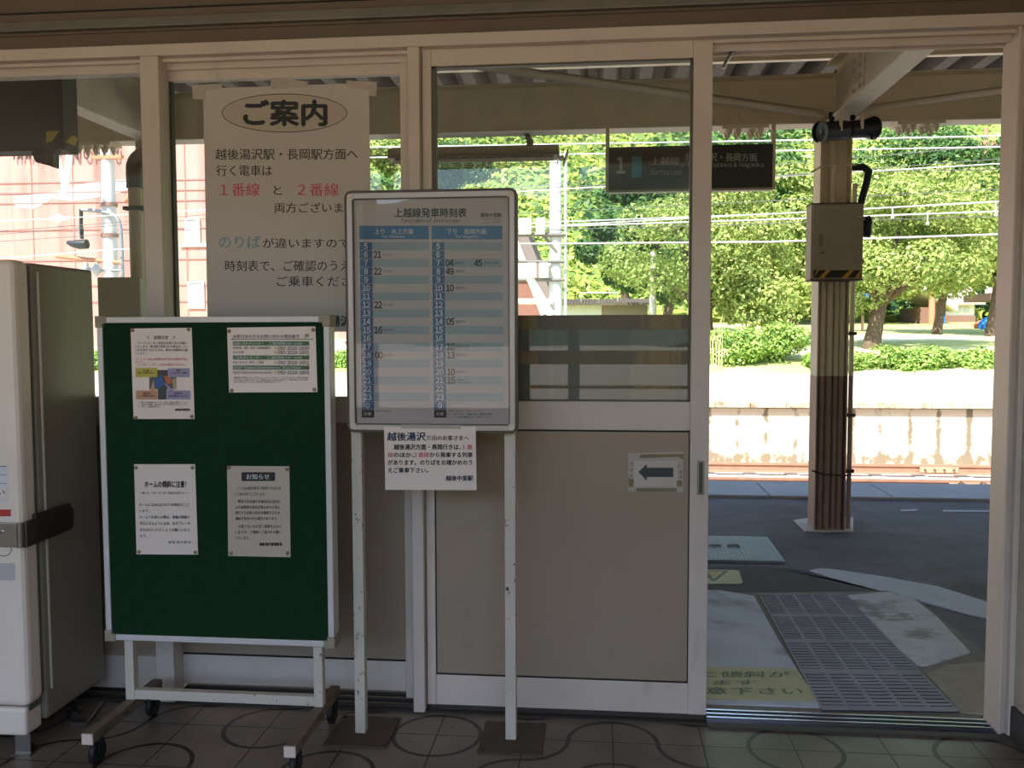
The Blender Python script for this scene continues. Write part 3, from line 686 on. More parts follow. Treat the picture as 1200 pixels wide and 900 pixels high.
for c, (xa, xb, xc, title, eng, t0, t1, e0, e1) in enumerate(((421, 436, 502.5, '上り　水上方面', 'for Minakami', 439, 484.5, 448, 475), (505.8, 520.5, 588.5, '下り　長岡方面', 'for Nagaoka', 523.5, 570, 534, 560))):
    k.rect(xa, 264.5, xc, 280.5, TTBLUE); k.text(title, t0, 268, t1, 274.5, WHITEI, .012); k.text(eng, e0, 275.8, e1, 278.7, WHITEI, .0)
    for r in range(20):
        y0 = 283.8+r*9.82; y1 = y0+9.82; o = lean(y0); h = (5+r) % 24
        k.rect(xa+o+.3, y0, xb+o, y1-.45, TTDARK)
        s = str(h); cx = (xa+xb)/2+o; hw = 2.3 if len(s) == 1 else 4.7
        k.text(s, cx-hw, y0+1.5, cx+hw, y1-1.9, WHITEI, .028)
        if r % 2 == 0 and r < 19: k.rect(xb+o+.3, y0, xc+o*.6, y1-.2, TTLIGHT)
    y0 = 283.8+20*9.82; o = lean(y0)
    k.rect(xa+o+.3, y0, xb+o, y0+9.3, INK); k.text('記事', cx-4.2, y0+2.8, cx+4.2, y0+6.6, WHITEI)
ent = {0: {6: '21', 8: '22', 12: '22', 15: '16', 18: '00'}, 1: {7: '04', 8: '49', 10: '10', 14: '05', 17: '10', 18: '13', 20: '10', 21: '15'}}
for c in (0, 1):
    for h, mn in ent[c].items():
        y0 = 283.8+(h-5)*9.82; x = (437.3, 521.7)[c]+lean(y0)
        k.text(mn, x, y0+1, x+9.7, y0+8.4, INK, .042)
        k.text(('水上行①', '長岡行①')[c]+('回' if (c, h) in ((1, 17),) else ''), x+11, y0+3, x+(26 if (c, h) == (1, 17) else 23), y0+6.2, INK, .01)
y0 = 283.8+2*9.82; k.text('45', 555.5, y0+1, 565.5, y0+8.4, INK, .042); k.text('長岡行①回', 567, y0+3, 584, y0+6.2, INK, .01)
y0 = 283.8+16*9.82; k.text('土曜休日は運転', 536, y0+6.3, 552, y0+8.6, INK)
k.text('数字＝のりば', 440.5, 480.6, 457, 482.8, INK, .01)
for s, x0, yy, x1 in (('数字＝のりば', 526, 480.4, 542, ), ('回＝ワンマン', 547, 480.4, 565), ('回＝一部ワンマン（越後中里～越後湯沢間）', 523.5, 484, 577), ('＊ワンマン列車の乗車口にてお乗りください。', 523.5, 487.4, 577)):
    k.text(s, x0, yy, x1, yy+2.5, INKR if s == '回＝ワンマン' else INK, .01)
k.build('print', ps)
MB().box((tx0+fwid-.004, ty+.0055, tz0+fwid-.004), (tx1-fwid+.004, ty+.007, tz1-fwid+.004)).build('clear_cover', COVER, st)
for xt, xb_ in ((418.5, 424), (597.5, 599.5)):
    q = atZ(xb_, 867, 0)
    lx = atY(xb_-.5, 850, ty+.05).x
    lg = MB().box((lx-.0185, ty+.034, .006), (lx+.0185, ty+.07, tz1-.05)).build('leg', WHITEP, st, .002)
    bp = MB().box((lx-.105, ty-.06, 0), (lx+.115, ty+.175, .006)).build('base_plate', RUST, st, .001)
    for dx in (-.09, .1):
        for dy in (-.045, .16): MB().tube([(lx+dx, ty+dy, .006), (lx+dx, ty+dy, .011)], .008, 6).build('bolt', RUST, bp)

# small notice taped under the timetable
sy_ = ty-.003
t, pm, k = notice('paper_notice', 'small white notice hanging below the framed timetable', 'notice',
    [(450, 500), (557.5, 500), (558.5, 574.5), (451.5, 574)], sy_, PAPER, [])
for s, x0, y0, x1, y1, m, b in (('越後湯沢', 453.5, 506.5, 499, 516.5, INKB, .03), ('方面', 499.5, 510, 512, 516, INKB, .012), ('のお客さまへ', 512.5, 510.5, 549.5, 516, INK, .025),
    ('越後湯沢方面・長岡行きは、', 461.5, 520.5, 540, 527, INK, .03), ('１番', 541.5, 520.5, 554, 527, INKR, .01), ('線', 454.5, 530, 460.5, 536, INKR, .01), ('のほか、', 461, 530, 485, 536, INK, .03),
    ('２番線', 485, 530, 503, 536, INKR, .015), ('から発車する列車', 503.5, 530, 554, 536, INK, .03), ('があります。のりばをお確かめのう', 454.5, 538.8, 553.5, 545, INK, .03), ('えご乗車下さい。', 454.5, 548, 502, 554, INK, .03), ('越後中里駅', 522.5, 557.3, 554.5, 563.3, INKB, .035)):
    k.text(s, x0, y0, x1, y1, m, b)
k.build('print', pm)
MB().box((atY(470, 500, sy_).x, sy_-.0016, atY(470, 502, sy_).z), (atY(540, 500, sy_).x, sy_+.004, atY(470, 497.5, sy_).z)).build('tape', TAPEW, t)

# ---- big guidance poster taped to the glass of the left leaf
qy = ey+.0136
t, pm, k = notice('guidance_poster', 'large white poster with an oval title taped to the left door glass', 'poster',
    [(238, 104), (432.5, 97), (436, 388), (243.5, 392)], qy, POSTER, [])
k.ring(333.5, 132.5, 73.5, 22.8, .9, INK, 2)
n = 48; k.poly([(333.5+73*math.cos(2*PI*i/n), 132.5+22.4*math.sin(2*PI*i/n)) for i in range(n)], OVALP, 1)
k.text('ご案内', 285, 147.5-30, 384, 147.5, INK, .035, 4, 0)
L_ = (('越後湯沢駅・長岡駅方面へ', 252.5, 174.5, 419.5, 187.5, INK, .008, -.5), ('行く電車は', 253.5, 193.5, 319, 206.5, INK, .008, 0), ('１番線', 258, 214.5, 304.5, 230, INKP, .01, 0), ('と', 320.5, 217, 330.5, 229, INK, .006, 0), ('２番線', 348.5, 214.5, 397, 230, INKP, .01, 0),
      ('両方ございますが、', 321.5, 237.5, 436, 249.5, INK, .008, 0), ('のりば', 256.5, 276, 305.5, 291.5, INKT, .01, 0), ('が違いますので、', 308, 279, 416, 291, INK, .008, 0), ('時刻表で、ご確認のうえ、', 264, 305, 416, 318, INK, .008, 0), ('ご乗車ください。', 324.5, 323.5, 434, 336, INK, .008, 0), ('越後湯沢駅', 358, 370, 426, 382.5, INK, .03, 0))
for s, x0, y0, x1, y1, m, b, dy in L_: k.text(s, x0, y0, x1, y1, m, b, 2, dy)
k.build('print', pm)
for pp in ([(225, 100), (260, 98), (260.5, 104.5), (241, 106), (240, 116), (226, 116.5)], [(317.5, 91), (338, 93), (361, 95.5), (360, 102), (317, 104)], [(406, 94.5), (441.5, 96), (441, 113), (433, 112), (431, 105), (406, 103)]):
    pts = [atY(x, y, qy-.001) for x, y in pp]
    MB().prism([(p.x, p.z) for p in pts], 'y', qy-.0014, qy+.002).build('tape', TAPEW, t)

# ---- arrow notice and tape marks on the front leaf
t, pm, k = notice('arrow_notice', 'white paper with a dark left-pointing arrow taped to the grey door panel', 'notice',
    [(736, 531.5), (801, 529), (800.5, 577), (736.5, 576)], .0055, mat('plastic_sleeve', srgb(186, 174, 162), .35), [])
k.rect(743, 540, 794, 570, mat('arrow_paper', srgb(202, 192, 180), .5)); k.poly([(748, 553), (758, 543.5), (758, 548), (789, 548), (789, 559), (758, 559), (758, 563.5)], mat('arrow_slate', srgb(60, 64, 64), .5), 2)
k.poly([(751, 532.5), (801, 532), (800.5, 539), (795, 535.5), (748.5, 537)], TAPEB, 2); k.rect(745.5, 572, 793, 576.3, TAPEB, 2); k.rect(793, 563, 799.5, 570, TAPEB, 2); k.poly([(736.5, 560), (743, 562), (742, 570), (737, 571)], TAPEB, 2)
for s, x0, y0 in (('ア', 738, 541), ('ケ', 738, 548.5), ('ル', 737.5, 555), ('シ', 794, 543), ('メ', 795.5, 550.5), ('ル', 796, 556)): k.text(s, x0, y0, x0+4.2, y0+5, INK, .01, 3)
k.build('print', pm)
def tape_mark(label, pps, Y=.0065):
    pts = [atY(x, y, Y) for x, y in pps[0]]
    o = thing('tape_residue', label, 'tape', (pts[0].x, Y, min(p.z for p in pts)))
    for pp in pps:
        q = [atY(x, y, Y) for x, y in pp]; MB().prism([(p.x, p.z) for p in q], 'y', Y, Y+.0016).build('tape', mat('old_tape', srgb(158, 144, 124), .5, 0, .08), o)
tape_mark('old L-shaped strip of brown tape low on the grey door panel', [[(541.5, 714), (550, 713), (550.5, 754), (556, 754.5), (556, 761), (542, 760)], [(533, 705), (543, 704), (543, 708.5), (535, 710)]])
tape_mark('small old tape patch low on the grey door near its right side', [[(713, 760), (720, 760), (720, 774), (713.5, 773)]])
# ================================================================== the platform outside
PE = 5.1                                                     # its edge towards the track
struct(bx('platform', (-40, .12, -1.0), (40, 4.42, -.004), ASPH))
struct(bx('platform_wall', (-40, 4.42, -1.0), (40, PE, -.03), CONCD))
sb = 0
tapx = [atZ(x, 584, .02).x for x in (930, 1050, 1107, 1170)]
pitch = 1.02
x = tapx[1]-pitch*18
for i in range(36):                                          # paving slabs along the edge (one paved strip)
    pass
es = MB()
for i in range(36): es.box((x+i*pitch+.006, 4.42, -.03), (x+(i+1)*pitch-.006, PE+.04, .022 if i % 7 else .02))
struct(es.build('platform_edge', SLAB, None, .006))
def slab(name, pp, z0, z1, m, bev=.004):
    q = [atZ(a, b, z1) for a, b in pp]
    return struct(MB().prism([(p.x, p.y) for p in q], 'z', z0, z1).build(name, m, None, bev))
# ramp in front of the doorway: concrete fields either side of the tactile strip
slab('path_base', [(600, 690), (884, 694), (1040, 692), (1075, 702), (1167, 774), (1225, 835), (1225, 846), (560, 827)], -.05, .004, CONCD)
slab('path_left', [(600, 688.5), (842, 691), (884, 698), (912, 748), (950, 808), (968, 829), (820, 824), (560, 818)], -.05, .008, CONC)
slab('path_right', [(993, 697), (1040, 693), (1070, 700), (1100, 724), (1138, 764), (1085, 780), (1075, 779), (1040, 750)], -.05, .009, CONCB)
slab('path_patch', [(1086, 789), (1110, 779), (1150, 775), (1172, 780), (1225, 838), (1225, 845), (1126, 834)], -.05, .0085, mat('rough_patch_concrete', srgb(164, 154, 138), .85, 0, .12, 9, bump=.4, bscale=90))
# tactile strip: slotted blocks
ta, tb = atZ(889, 697, .009), atZ(990, 697, .009); tc_, td = atZ(963, 832, .009), atZ(1124, 834, .009)
tl = [Vector((ta.x, ta.y)), Vector((tb.x, tb.y)), Vector((td.x, td.y)), Vector((tc_.x, tc_.y))]
tt = tag(MB().prism([(p.x, p.y) for p in tl], 'z', -.03, .0095).build('tactile_strip', TACTD), 'grey tactile strip of slotted blocks running out through the doorway', 'tactile paving')
rb_ = MB()
NRW, NCL = 44, 5
def bil(u, v): return tl[0]*(1-u)*(1-v)+tl[1]*u*(1-v)+tl[2]*u*v+tl[3]*(1-u)*v
for i in range(NRW):
    for c in range(NCL):
        if i % 11 == 10: v0, v1 = (i+.05)/NRW, (i+.78)/NRW
        else: v0, v1 = (i+.12)/NRW, (i+.5)/NRW
        u0, u1 = (c+.05)/NCL, (c+.95)/NCL
        q = [bil(u0, v0), bil(u1, v0), bil(u1, v1), bil(u0, v1)]
        rb_.prism([(p.x, p.y) for p in q], 'z', .009, .0145)
for c in range(NCL+1):
    u0, u1 = max(0, c/NCL-.014), min(1, c/NCL+.014)
    q = [bil(u0, 0), bil(u1, 0), bil(u1, 1), bil(u0, 1)]; rb_.prism([(p.x, p.y) for p in q], 'z', .009, .0143)
for i in range(0, NRW+1, 11):
    v0, v1 = max(0, (i-.22)/NRW), min(1, (i+.0)/NRW)
    if v1 > v0: q = [bil(0, v0), bil(1, v0), bil(1, v1), bil(0, v1)]; rb_.prism([(p.x, p.y) for p in q], 'z', .009, .0142)
rb_.build('raised_bars', TACT, tt)
# cover plate, white line, floor sheets, patches
o = thing('cover_plate', 'grey steel chequered cover plate in the asphalt, left of the column', 'cover plate', tuple(atZ(860, 645, 0)))
q = [atZ(a, b, .012) for a, b in ((740, 626), (899, 629), (920, 657.5), (730, 654))]
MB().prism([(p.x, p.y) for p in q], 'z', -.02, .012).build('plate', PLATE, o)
rg = MB(); nx = 46
for i in range(1, nx):
    u = i/nx
    a = q[3].lerp(q[2], u); b = q[0].lerp(q[1], u)
    rg.tube([(a.x, a.y+.015, .012), (b.x, b.y-.015, .012)], .0045, 4)
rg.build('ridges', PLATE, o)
for a in (838, 859):
    c = atZ(a, 640, .014); MB().tube([(c.x-.04, c.y, .012), (c.x-.03, c.y, .022), (c.x+.03, c.y, .022), (c.x+.04, c.y, .012)], .007, 8).build('lift_handle', STEEL, o)
q = [atZ(a, b, .004) for a, b in ((948, 668.5), (956, 666.3), (968, 665.5), (990, 668.5), (1040, 676), (1100, 687), (1180, 712), (1260, 733), (1270, 752), (1172, 726.5), (1140, 720), (1080, 704), (1020, 689), (975, 677))]
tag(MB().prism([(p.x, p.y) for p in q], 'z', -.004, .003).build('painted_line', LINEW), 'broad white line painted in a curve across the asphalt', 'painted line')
def groundsheet(name, label, cat, pp, z0=.012):
    q = [atZ(a, b, z0+.002) for a, b in pp]
    o = thing(name, label, cat, (q[0].x, q[0].y, z0))
    s = MB().prism([(p.x, p.y) for p in q], 'z', z0-.012, z0+.002).build('sheet', YNOTE, o)
    return o, s, Ink(onZ(z0+.002), (0, 0, .0006))
o, s, k = groundsheet('floor_notice', 'pale yellow sheet with slope warning lettering stuck on the ramp by the threshold', 'floor notice',
    [(690, 779), (920, 782.8), (930, 784), (936, 788), (955, 814), (954.5, 819), (947, 821.3), (680, 815.5)], .008)
k.text('通路に傾斜が', 760, 786.5, 926, 793.8, NOTEG, .012, 2, .3); k.text('あります', 776, 797, 887, 803, NOTEG, .012, 2, 0); k.text('ご注意下さい', 770, 805.5, 941, 813.5, NOTEG, .012, 2, .5)
k.build('print', s)
o, s, k = groundsheet('floor_notice', 'pale yellow sheet with a triangle outline on the asphalt', 'floor notice',
    [(790, 667.3), (862, 667.8), (866, 669), (870.5, 682), (868, 684), (780, 684)], .002)
YT = mat('warning_amber', srgb(196, 176, 112), .6)
k.poly([(822, 668.8), (854, 668.8), (838.5, 680.8), (834, 681)], NOTEG, 1); k.poly([(828, 669.8), (849, 669.8), (836.5, 678.8)], YT, 2)
k.poly([(828, 671), (834, 675), (830.5, 675.5), (827, 673.5)], NOTEG, 3)
k.build('print', s)
# slightly darker asphalt strip and mortar patch at the column foot
slab('path_asphalt_patch', [(600, 662), (850, 663.5), (906, 664.5), (950, 669), (1020, 690), (1060, 700), (1040, 691.5), (884, 694), (600, 688)], -.05, .001, ASPH2, 0)
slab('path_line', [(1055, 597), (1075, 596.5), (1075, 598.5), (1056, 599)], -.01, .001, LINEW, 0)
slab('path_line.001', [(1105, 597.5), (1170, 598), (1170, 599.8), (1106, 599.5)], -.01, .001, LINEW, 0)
slab('path_mortar', [(930, 609), (948, 607), (1000, 606), (1000, 622), (944, 622)], -.02, .006, mat('mortar_patch', srgb(214, 210, 200), .9, 0, .1, 12), 0)

# track bed, rails, far platform
struct(bx('ground_track_bed', (-70, PE+.02, -1.3), (70, 12.5, -.9), BALL))
rz = -.70
for yy, lab, wires in ((atZ(1000, 561, rz).y, 'rusty rail nearer the asphalt platform', 0), (atZ(1000, 543.5, rz).y, 'rusty rail beside the far platform wall', 1)):
    q = thing('rail', lab, 'rail', (0, yy, -.9))
    pf = [(-.062, -.15), (.062, -.15), (.062, -.138), (.012, -.12), (.01, -.045), (.034, -.032), (.034, 0), (-.034, 0), (-.034, -.032), (-.01, -.045), (-.012, -.12), (-.062, -.138)]
    MB().prism([(yy+u, rz+v) for u, v in pf], 'x', -60, 60).build('rail_bar', RAILR, q)
    x0, x1 = (atY(1077, 548, yy).x, atY(1122, 548, yy).x) if wires else (atY(1111, 566, yy).x, atY(1160, 566, yy).x)
    fp = MB().box((x0, yy-.05, rz-.12), (x1, yy-.03, rz-.03)).build('fishplate', mat('rusty_plate', srgb(176, 142, 118), .8, 0, .15), q)
    for i in range(4): c = x0+(x1-x0)*(i+.5)/4; MB().tube([(c, yy-.075, rz-.075), (c, yy-.05, rz-.075)], .016, 6).build('fishplate_bolt', RUST, q)
    if not wires:
        pts = [(x0+.08+i*.07, yy-.07, rz-.07+.06*math.sin(i*1.5)) for i in range(9)]
        MB().tube(pts, .008, 5).build('bond_wire', RUBBER, q)
ys = [atZ(1000, 561, rz).y, atZ(1000, 543.5, rz).y]
slp = MB()
for i in range(90): slp.box((-30+i*.66, ys[0]-.5, -.93), (-30+i*.66+.2, ys[1]+.5, -.886))
tag(slp.build('rail_sleepers', mat('grey_sleeper', srgb(206, 196, 182), .9, 0, .15)), 'row of pale sleepers under the two rusty rails', 'sleepers', None, 'stuff')
FY = 12.3
struct(bx('wall_far_platform', (-70, FY+.06, -1.2), (70, FY+.4, .085), None) if False else bx('wall_far_platform', (-70, FY+.06, -1.2), (70, FY+.4, .09), WALLC))
cp_ = MB()
xx = -40.0
while xx < 40: cp_.box((xx+.004, FY-.05, .10), (xx+.596, FY+.7, .20)); xx += .6
struct(cp_.build('trim_far_platform_coping', COPE, None, .008))
struct(bx('trim_far_platform_shadow', (-70, FY+.02, .085), (70, FY+.5, .1), DARKGAP))  # dark strip standing in for the shadow under the coping overhang
struct(bx('ground_far_platform', (-70, FY+.7, -1.0), (70, 23.0, .19), OCONC))
# vertical weather streaks on the far wall: dark stained drips with a shape of their own
def wall_streaks():
    m = WALLC; nt = m.node_tree; L = nt.links.new; b = nt.nodes['Principled BSDF']
    tc = nt.nodes.new('ShaderNodeTexCoord'); sx = nt.nodes.new('ShaderNodeSeparateXYZ'); L(tc.outputs['Object'], sx.inputs[0])
    mp = nt.nodes.new('ShaderNodeMapping'); mp.inputs['Scale'].default_value = (9, 9, 6); L(tc.outputs['Object'], mp.inputs[0])
    n = nt.nodes.new('ShaderNodeTexNoise'); n.inputs['Scale'].default_value = 1; n.inputs['Detail'].default_value = 8; n.inputs['Roughness'].default_value = .7; L(mp.outputs[0], n.inputs[0])
    a = nt.nodes.new('ShaderNodeMath'); a.operation = 'PINGPONG'; a.inputs[1].default_value = .24; L(sx.outputs[0], a.inputs[0])
    r = nt.nodes.new('ShaderNodeMapRange'); r.inputs[1].default_value = .0; r.inputs[2].default_value = .085; r.inputs[3].default_value = .32; r.inputs[4].default_value = 0; L(a.outputs[0], r.inputs[0])
    # drips vary from joint to joint
    n2 = nt.nodes.new('ShaderNodeTexNoise'); n2.noise_dimensions = '1D'; n2.inputs['Scale'].default_value = 1.1; L(sx.outputs[0], n2.inputs['W'])
    mu = nt.nodes.new('ShaderNodeMath'); mu.operation = 'MULTIPLY'; L(r.outputs[0], mu.inputs[0])
    r3 = nt.nodes.new('ShaderNodeMapRange'); r3.inputs[1].default_value = .35; r3.inputs[2].default_value = .6; r3.inputs[3].default_value = .3; r3.inputs[4].default_value = 1.1; L(n2.outputs[0], r3.inputs[0]); L(r3.outputs[0], mu.inputs[1])
    z = nt.nodes.new('ShaderNodeMapRange'); z.inputs[1].default_value = -.78; z.inputs[2].default_value = -.62; z.inputs[3].default_value = .2; z.inputs[4].default_value = 0; L(sx.outputs[2], z.inputs[0])
    s = nt.nodes.new('ShaderNodeMath'); s.operation = 'ADD'; L(n.outputs[0], s.inputs[0]); L(mu.outputs[0], s.inputs[1])
    s2 = nt.nodes.new('ShaderNodeMath'); s2.operation = 'ADD'; L(s.outputs[0], s2.inputs[0]); L(z.outputs[0], s2.inputs[1])
    t = nt.nodes.new('ShaderNodeMapRange'); t.inputs[1].default_value = .6; t.inputs[2].default_value = .72; t.inputs[4].default_value = .85; L(s2.outputs[0], t.inputs[0])
    mx = nt.nodes.new('ShaderNodeMix'); mx.data_type = 'RGBA'; L(t.outputs[0], mx.inputs[0]); mx.inputs[6].default_value = srgb(206, 198, 180); mx.inputs[7].default_value = srgb(96, 84, 62)
    L(mx.outputs[2], b.inputs['Base Color'])
wall_streaks()

# ================================================================== canopy over the platform
BZ0, BZ1, BY = 2.86, 3.20, 3.3
def hbeam_x(name, x0, x1, yc, z0, z1, w_, tf, tw):
    return MB().box((x0, yc-w_/2, z0), (x1, yc+w_/2, z0+tf)).box((x0, yc-w_/2, z1-tf), (x1, yc+w_/2, z1)).box((x0, yc-tw/2, z0+tf), (x1, yc+tw/2, z1-tf)).build(name, CREAMP, None, .002)
lb = struct(hbeam_x('beam_1', -16, 16, BY, BZ0, BZ1, .17, .014, .01))
def hbeam_y(name, xc, y0, y1, z0, z1, w_):
    return MB().box((xc-w_/2, y0, z0), (xc+w_/2, y1, z0+.014)).box((xc-w_/2, y0, z1-.014), (xc+w_/2, y1, z1)).box((xc-.005, y0, z0+.014), (xc+.005, y1, z1-.014)).build(name, CREAMP, None, .002)
CX = atZ(967.5, 618, 0).x
CXL = -3.36
for i, xc in enumerate((CX, CXL)):
    cb = struct(hbeam_y('beam_%d' % (i+2), xc, .13, BY-.085, BZ0-.005, BZ1+.06, .15))
    tb_ = MB()                                              # the outer arm tapers upwards
    for (y_0, za, zb2), (y_1, zc2, zd2) in (((BY+.085, BZ0, BZ0+.014), (6.2, 3.56, 3.574)),):
        for wv in (.075,): tb_._add([(xc-wv, y_0, za), (xc+wv, y_0, za), (xc+wv, y_1, zc2), (xc-wv, y_1, zc2), (xc-wv, y_0, zb2), (xc+wv, y_0, zb2), (xc+wv, y_1, zd2), (xc-wv, y_1, zd2)], [(3,2,1,0),(4,5,6,7),(0,1,5,4),(1,2,6,5),(2,3,7,6),(3,0,4,7)])
    tb_.prism([(BY+.085, BZ0+.01), (6.2, 3.57), (6.2, 3.62), (BY+.085, BZ1-.02)], 'x', xc-.005, xc+.005)
    struct(tb_.build('beam_%d' % (i+4), CREAMP))
    bp = MB().box((xc-.013, BY-.75, BZ0+.05), (xc-.005, BY-.5, BZ1-.02))
    for zz in np.linspace(BZ0+.09, BZ1-.06, 4):
        for yy in (BY-.69, BY-.56): bp.tube([(xc-.03, yy, zz), (xc-.005, yy, zz)], .014, 6)
    bp.build('splice_plate', CREAMP, cb)
# purlins and troughed roof deck
struct(MB().box((-16, 4.3, 3.62), (16, 4.36, 3.72)).box((-16, 1.6, 3.62), (16, 1.66, 3.72)).box((-16, 6.0, 3.62), (16, 6.06, 3.72)).build('beam_6', CREAMP))
for xc in (CX, CXL): struct(MB().box((xc-.04, 1.6, BZ1+.05), (xc+.04, 1.66, 3.63)).build('beam_7', CREAMP))
dk = []
x = -15.0
while x < 15:
    dk += [(x, 3.72), (x+.10, 3.72), (x+.16, 3.90), (x+.26, 3.90)]; x += .32
dkp = dk + [(u, v+.006) for u, v in dk[::-1]]
n = len(dk); mb = MB(); y0, y1 = .14, 6.3
vs = [(u, y0, v) for u, v in dk]+[(u, y1, v) for u, v in dk]
mb._add(vs, [(i, i+1, n+i+1, n+i) for i in range(n-1)])
dko = struct(mb.build('roof_1', DECK)); sm = dko.modifiers.new('thickness', 'SOLIDIFY'); sm.thickness = .008
struct(bx('roof_2', (XL-.2, YB-.4, 3.1), (XR+.4, .13, 3.95), BEIGE))
struct(bx('wall_station_right', (XR+.16, YB, 0), (16, .1, 3.8), PLASTER)); struct(bx('wall_station_left', (-16, YB, 0), (XL-.15, .1, 3.8), PLASTER))
ol = atY(1000, 58.5, .55)
struct(MB().box((-16, .5, ol.z), (16, .56, ol.z+.16)).build('beam_8', mat('white_lintel_paint', srgb(226, 218, 200), .6)))
o = thing('door_hook', 'small metal hook hanging at the top left corner of the open doorway', 'hook', tuple(atY(853, 56, .06)))
h0 = [atY(x, y, .06) for x, y in ((857, 54), (857, 60), (855, 66), (850, 74), (848, 80))]
MB().tube(h0, .006, 6).build('hook_rod', STEEL, o); MB().box((h0[0].x-.012, .04, h0[1].z-.01), (h0[0].x+.012, .075, 2.436)).build('clip', BLACKM, o, .002)
# thin diagonal braces under the deck
def bar(name, label, a, b, r, m=CREAMP):
    return tag(MB().tube([a, b], r, 4).build(name, m), label, 'brace')
bar('brace_bar', 'long pale brace bar slanting under the canopy behind the glass', tuple(atY(560, 77, 1.9)), (CX-.1, BY-.1, atY(955, 134, BY-.1).z), .028)
bar('brace_bar', 'pale brace bar slanting under the canopy to the right of the column', (CX+.15, BY-.05, atY(1020, 128, BY-.05).z), tuple(atY(1210, 101, 2.3)), .022)
# bolt clusters hanging under the beam's splice
def bolts(label, xs, y=BY):
    o = thing('beam_splice', label, 'splice plate', (sum(xs)/len(xs), y, BZ0))
    MB().box((min(xs)-.05, y-.085, BZ0-.02), (max(xs)+.05, y+.085, BZ0)).build('plate', CREAMP, o)
    for x in xs:
        for yy in (y-.05, y+.05): MB().tube([(x, yy, BZ0-.075), (x, yy, BZ0-.05), (x, yy, BZ0-.045), (x, yy, BZ0-.02)], [.007, .016, .022, .024], 8).build('bolt', CREAMP, o)
bolts('splice plate with hanging bolts under the beam, right of the column', [atY(x, 150, BY).x for x in (1056, 1067, 1083, 1094)])
bolts('splice plate with hanging bolts under the beam, above the grey station sign', [atY(x, 158, BY).x for x in (853, 864, 880, 890)])
bolts('splice plate with hanging bolts under the beam at the far left', [atY(x, 178, BY).x for x in (98, 108, 118, 129)])
# column
def column(xc, name, label):
    o = thing(name, label, 'column', (xc, BY, 0))
    zs = 1.10
    for z0, z1, m in ((0, zs, BROWNP), (zs, BZ0, CREAMP)):
        MB().box((xc-.107, BY-.1, z0), (xc-.096, BY+.1, z1)).box((xc+.096, BY-.1, z0), (xc+.107, BY+.1, z1)).box((xc-.096, BY-.006, z0), (xc+.096, BY+.006, z1)).build('steel_section', m, o, .002)
    return o
co_ = column(CX, 'canopy_column', 'cream and brown steel column with pipes, standing on the platform in the doorway')
column(CXL, 'canopy_column', 'cream steel column behind the glass beside the drain pipe')
for dx, r in ((-.062, .02), (-.016, .024), (.03, .018), (.07, .021)):
    for z0, z1, m in ((.0, 1.1, BROWNP), (1.1, 1.8 if dx != -.016 else BZ0-.1, CREAMP)):
        MB().tube([(CX+dx, BY-.06, z0), (CX+dx, BY-.06, z1)], r, 12).build('conduit', m, co_)
ex = CX+.146
for z0, z1, m in ((.0, 1.1, BROWNP), (1.1, 2.45, CREAMP)):
    MB().tube([(ex, BY-.03, z0), (ex, BY-.03, z1)], .017, 10).build('conduit', m, co_)
for z in (.42, .82, 1.4): MB().box((CX+.11, BY-.05, z-.012), (ex+.03, BY-.015, z+.012)).build('pipe_clamp', RUST, co_)
MB().tube([(CX-.13, BY-.105, .43), (CX-.05, BY-.115, .405), (CX+.12, BY-.11, .40), (CX+.14, BY-.1, .41)], .006, 6).build('tie_band', RUST, co_)
MB().tube([(CX-.17, BY-.1, 2.52), (CX-.1, BY-.11, 2.56), (CX+.13, BY-.11, 2.565)], .006, 6).build('tie_wire', CREAMP, co_)
MB().tube([(CX+.11, BY-.04, 2.56), (CX+.2, BY-.04, 2.56), (CX+.235, BY-.04, 2.53), (CX+.225, BY-.04, 2.46), (CX+.185, BY-.035, 2.3), (CX+.17, BY-.03, 2.24)], [.02, .026, .028, .026, .024, .022], 12).build('black_conduit', RUBBER, co_)
# junction box
jy = BY-.26
q0, q1 = atY(951.5, 239, jy), atY(1011, 327, jy)
o = thing('junction_box', 'rust-flecked beige metal box with hazard stripes fixed to the column', 'junction box', ((q0.x+q1.x)/2, BY-.16, q1.z))
MB().box((q0.x, jy+.01, q1.z), (q1.x, BY-.1, q0.z)).build('box_body', BOXP, o, .003)
dd = MB().box((q0.x+.008, jy, q1.z+.012), (q1.x-.004, jy+.01, q0.z-.008)).build('door', BOXP, o, .002)
for za, zb in ((q1.z-.008, q1.z), (q0.z, q0.z+.006)): MB().box((q0.x-.006, jy+.004, za), (q1.x+.006, BY-.1, zb)).build('box_lip', RUST, o)
k = Ink(onY(jy), (0, -.0006, 0))
yA, yB, xA, xB = 316.5, 325.5, 953, 1009
k.rect(xA, yA, xB, yB, BLK, 1)
for x0, x1, sl in ((953.5, 957, 4), (961, 967, 7.5), (988, 994.5, 7.5), (1003, 1008.9, 6)):
    k.poly([(x0-(1.5 if x0 > 955 else .5), yB), (x1-(1.5 if x0 > 955 else 4), yB), (min(x1+sl-1, xB), yA), (min(x0+sl, xB-.5), yA)], YEL, 2)
k.rect(959.5, 274, 964.5, 289, mat('box_label_green', srgb(136, 140, 118), .6), 1); k.rect(962, 295.5, 966.5, 297, RUST, 1)
k.build('hazard_stripes', dd)
for zz in (atY(1005, 256, jy).z, atY(1005, 306, jy).z): MB().box((q1.x-.05, jy-.008, zz-.014), (q1.x+.004, jy, zz+.014)).build('hinge', BOXP, o, .003)
sp = thing('alarm_horn', 'small dark horn loudspeaker sticking out right of the junction box', 'loudspeaker', tuple(atY(1011, 265, BY-.1)))
c = atY(1009, 266, BY-.12)
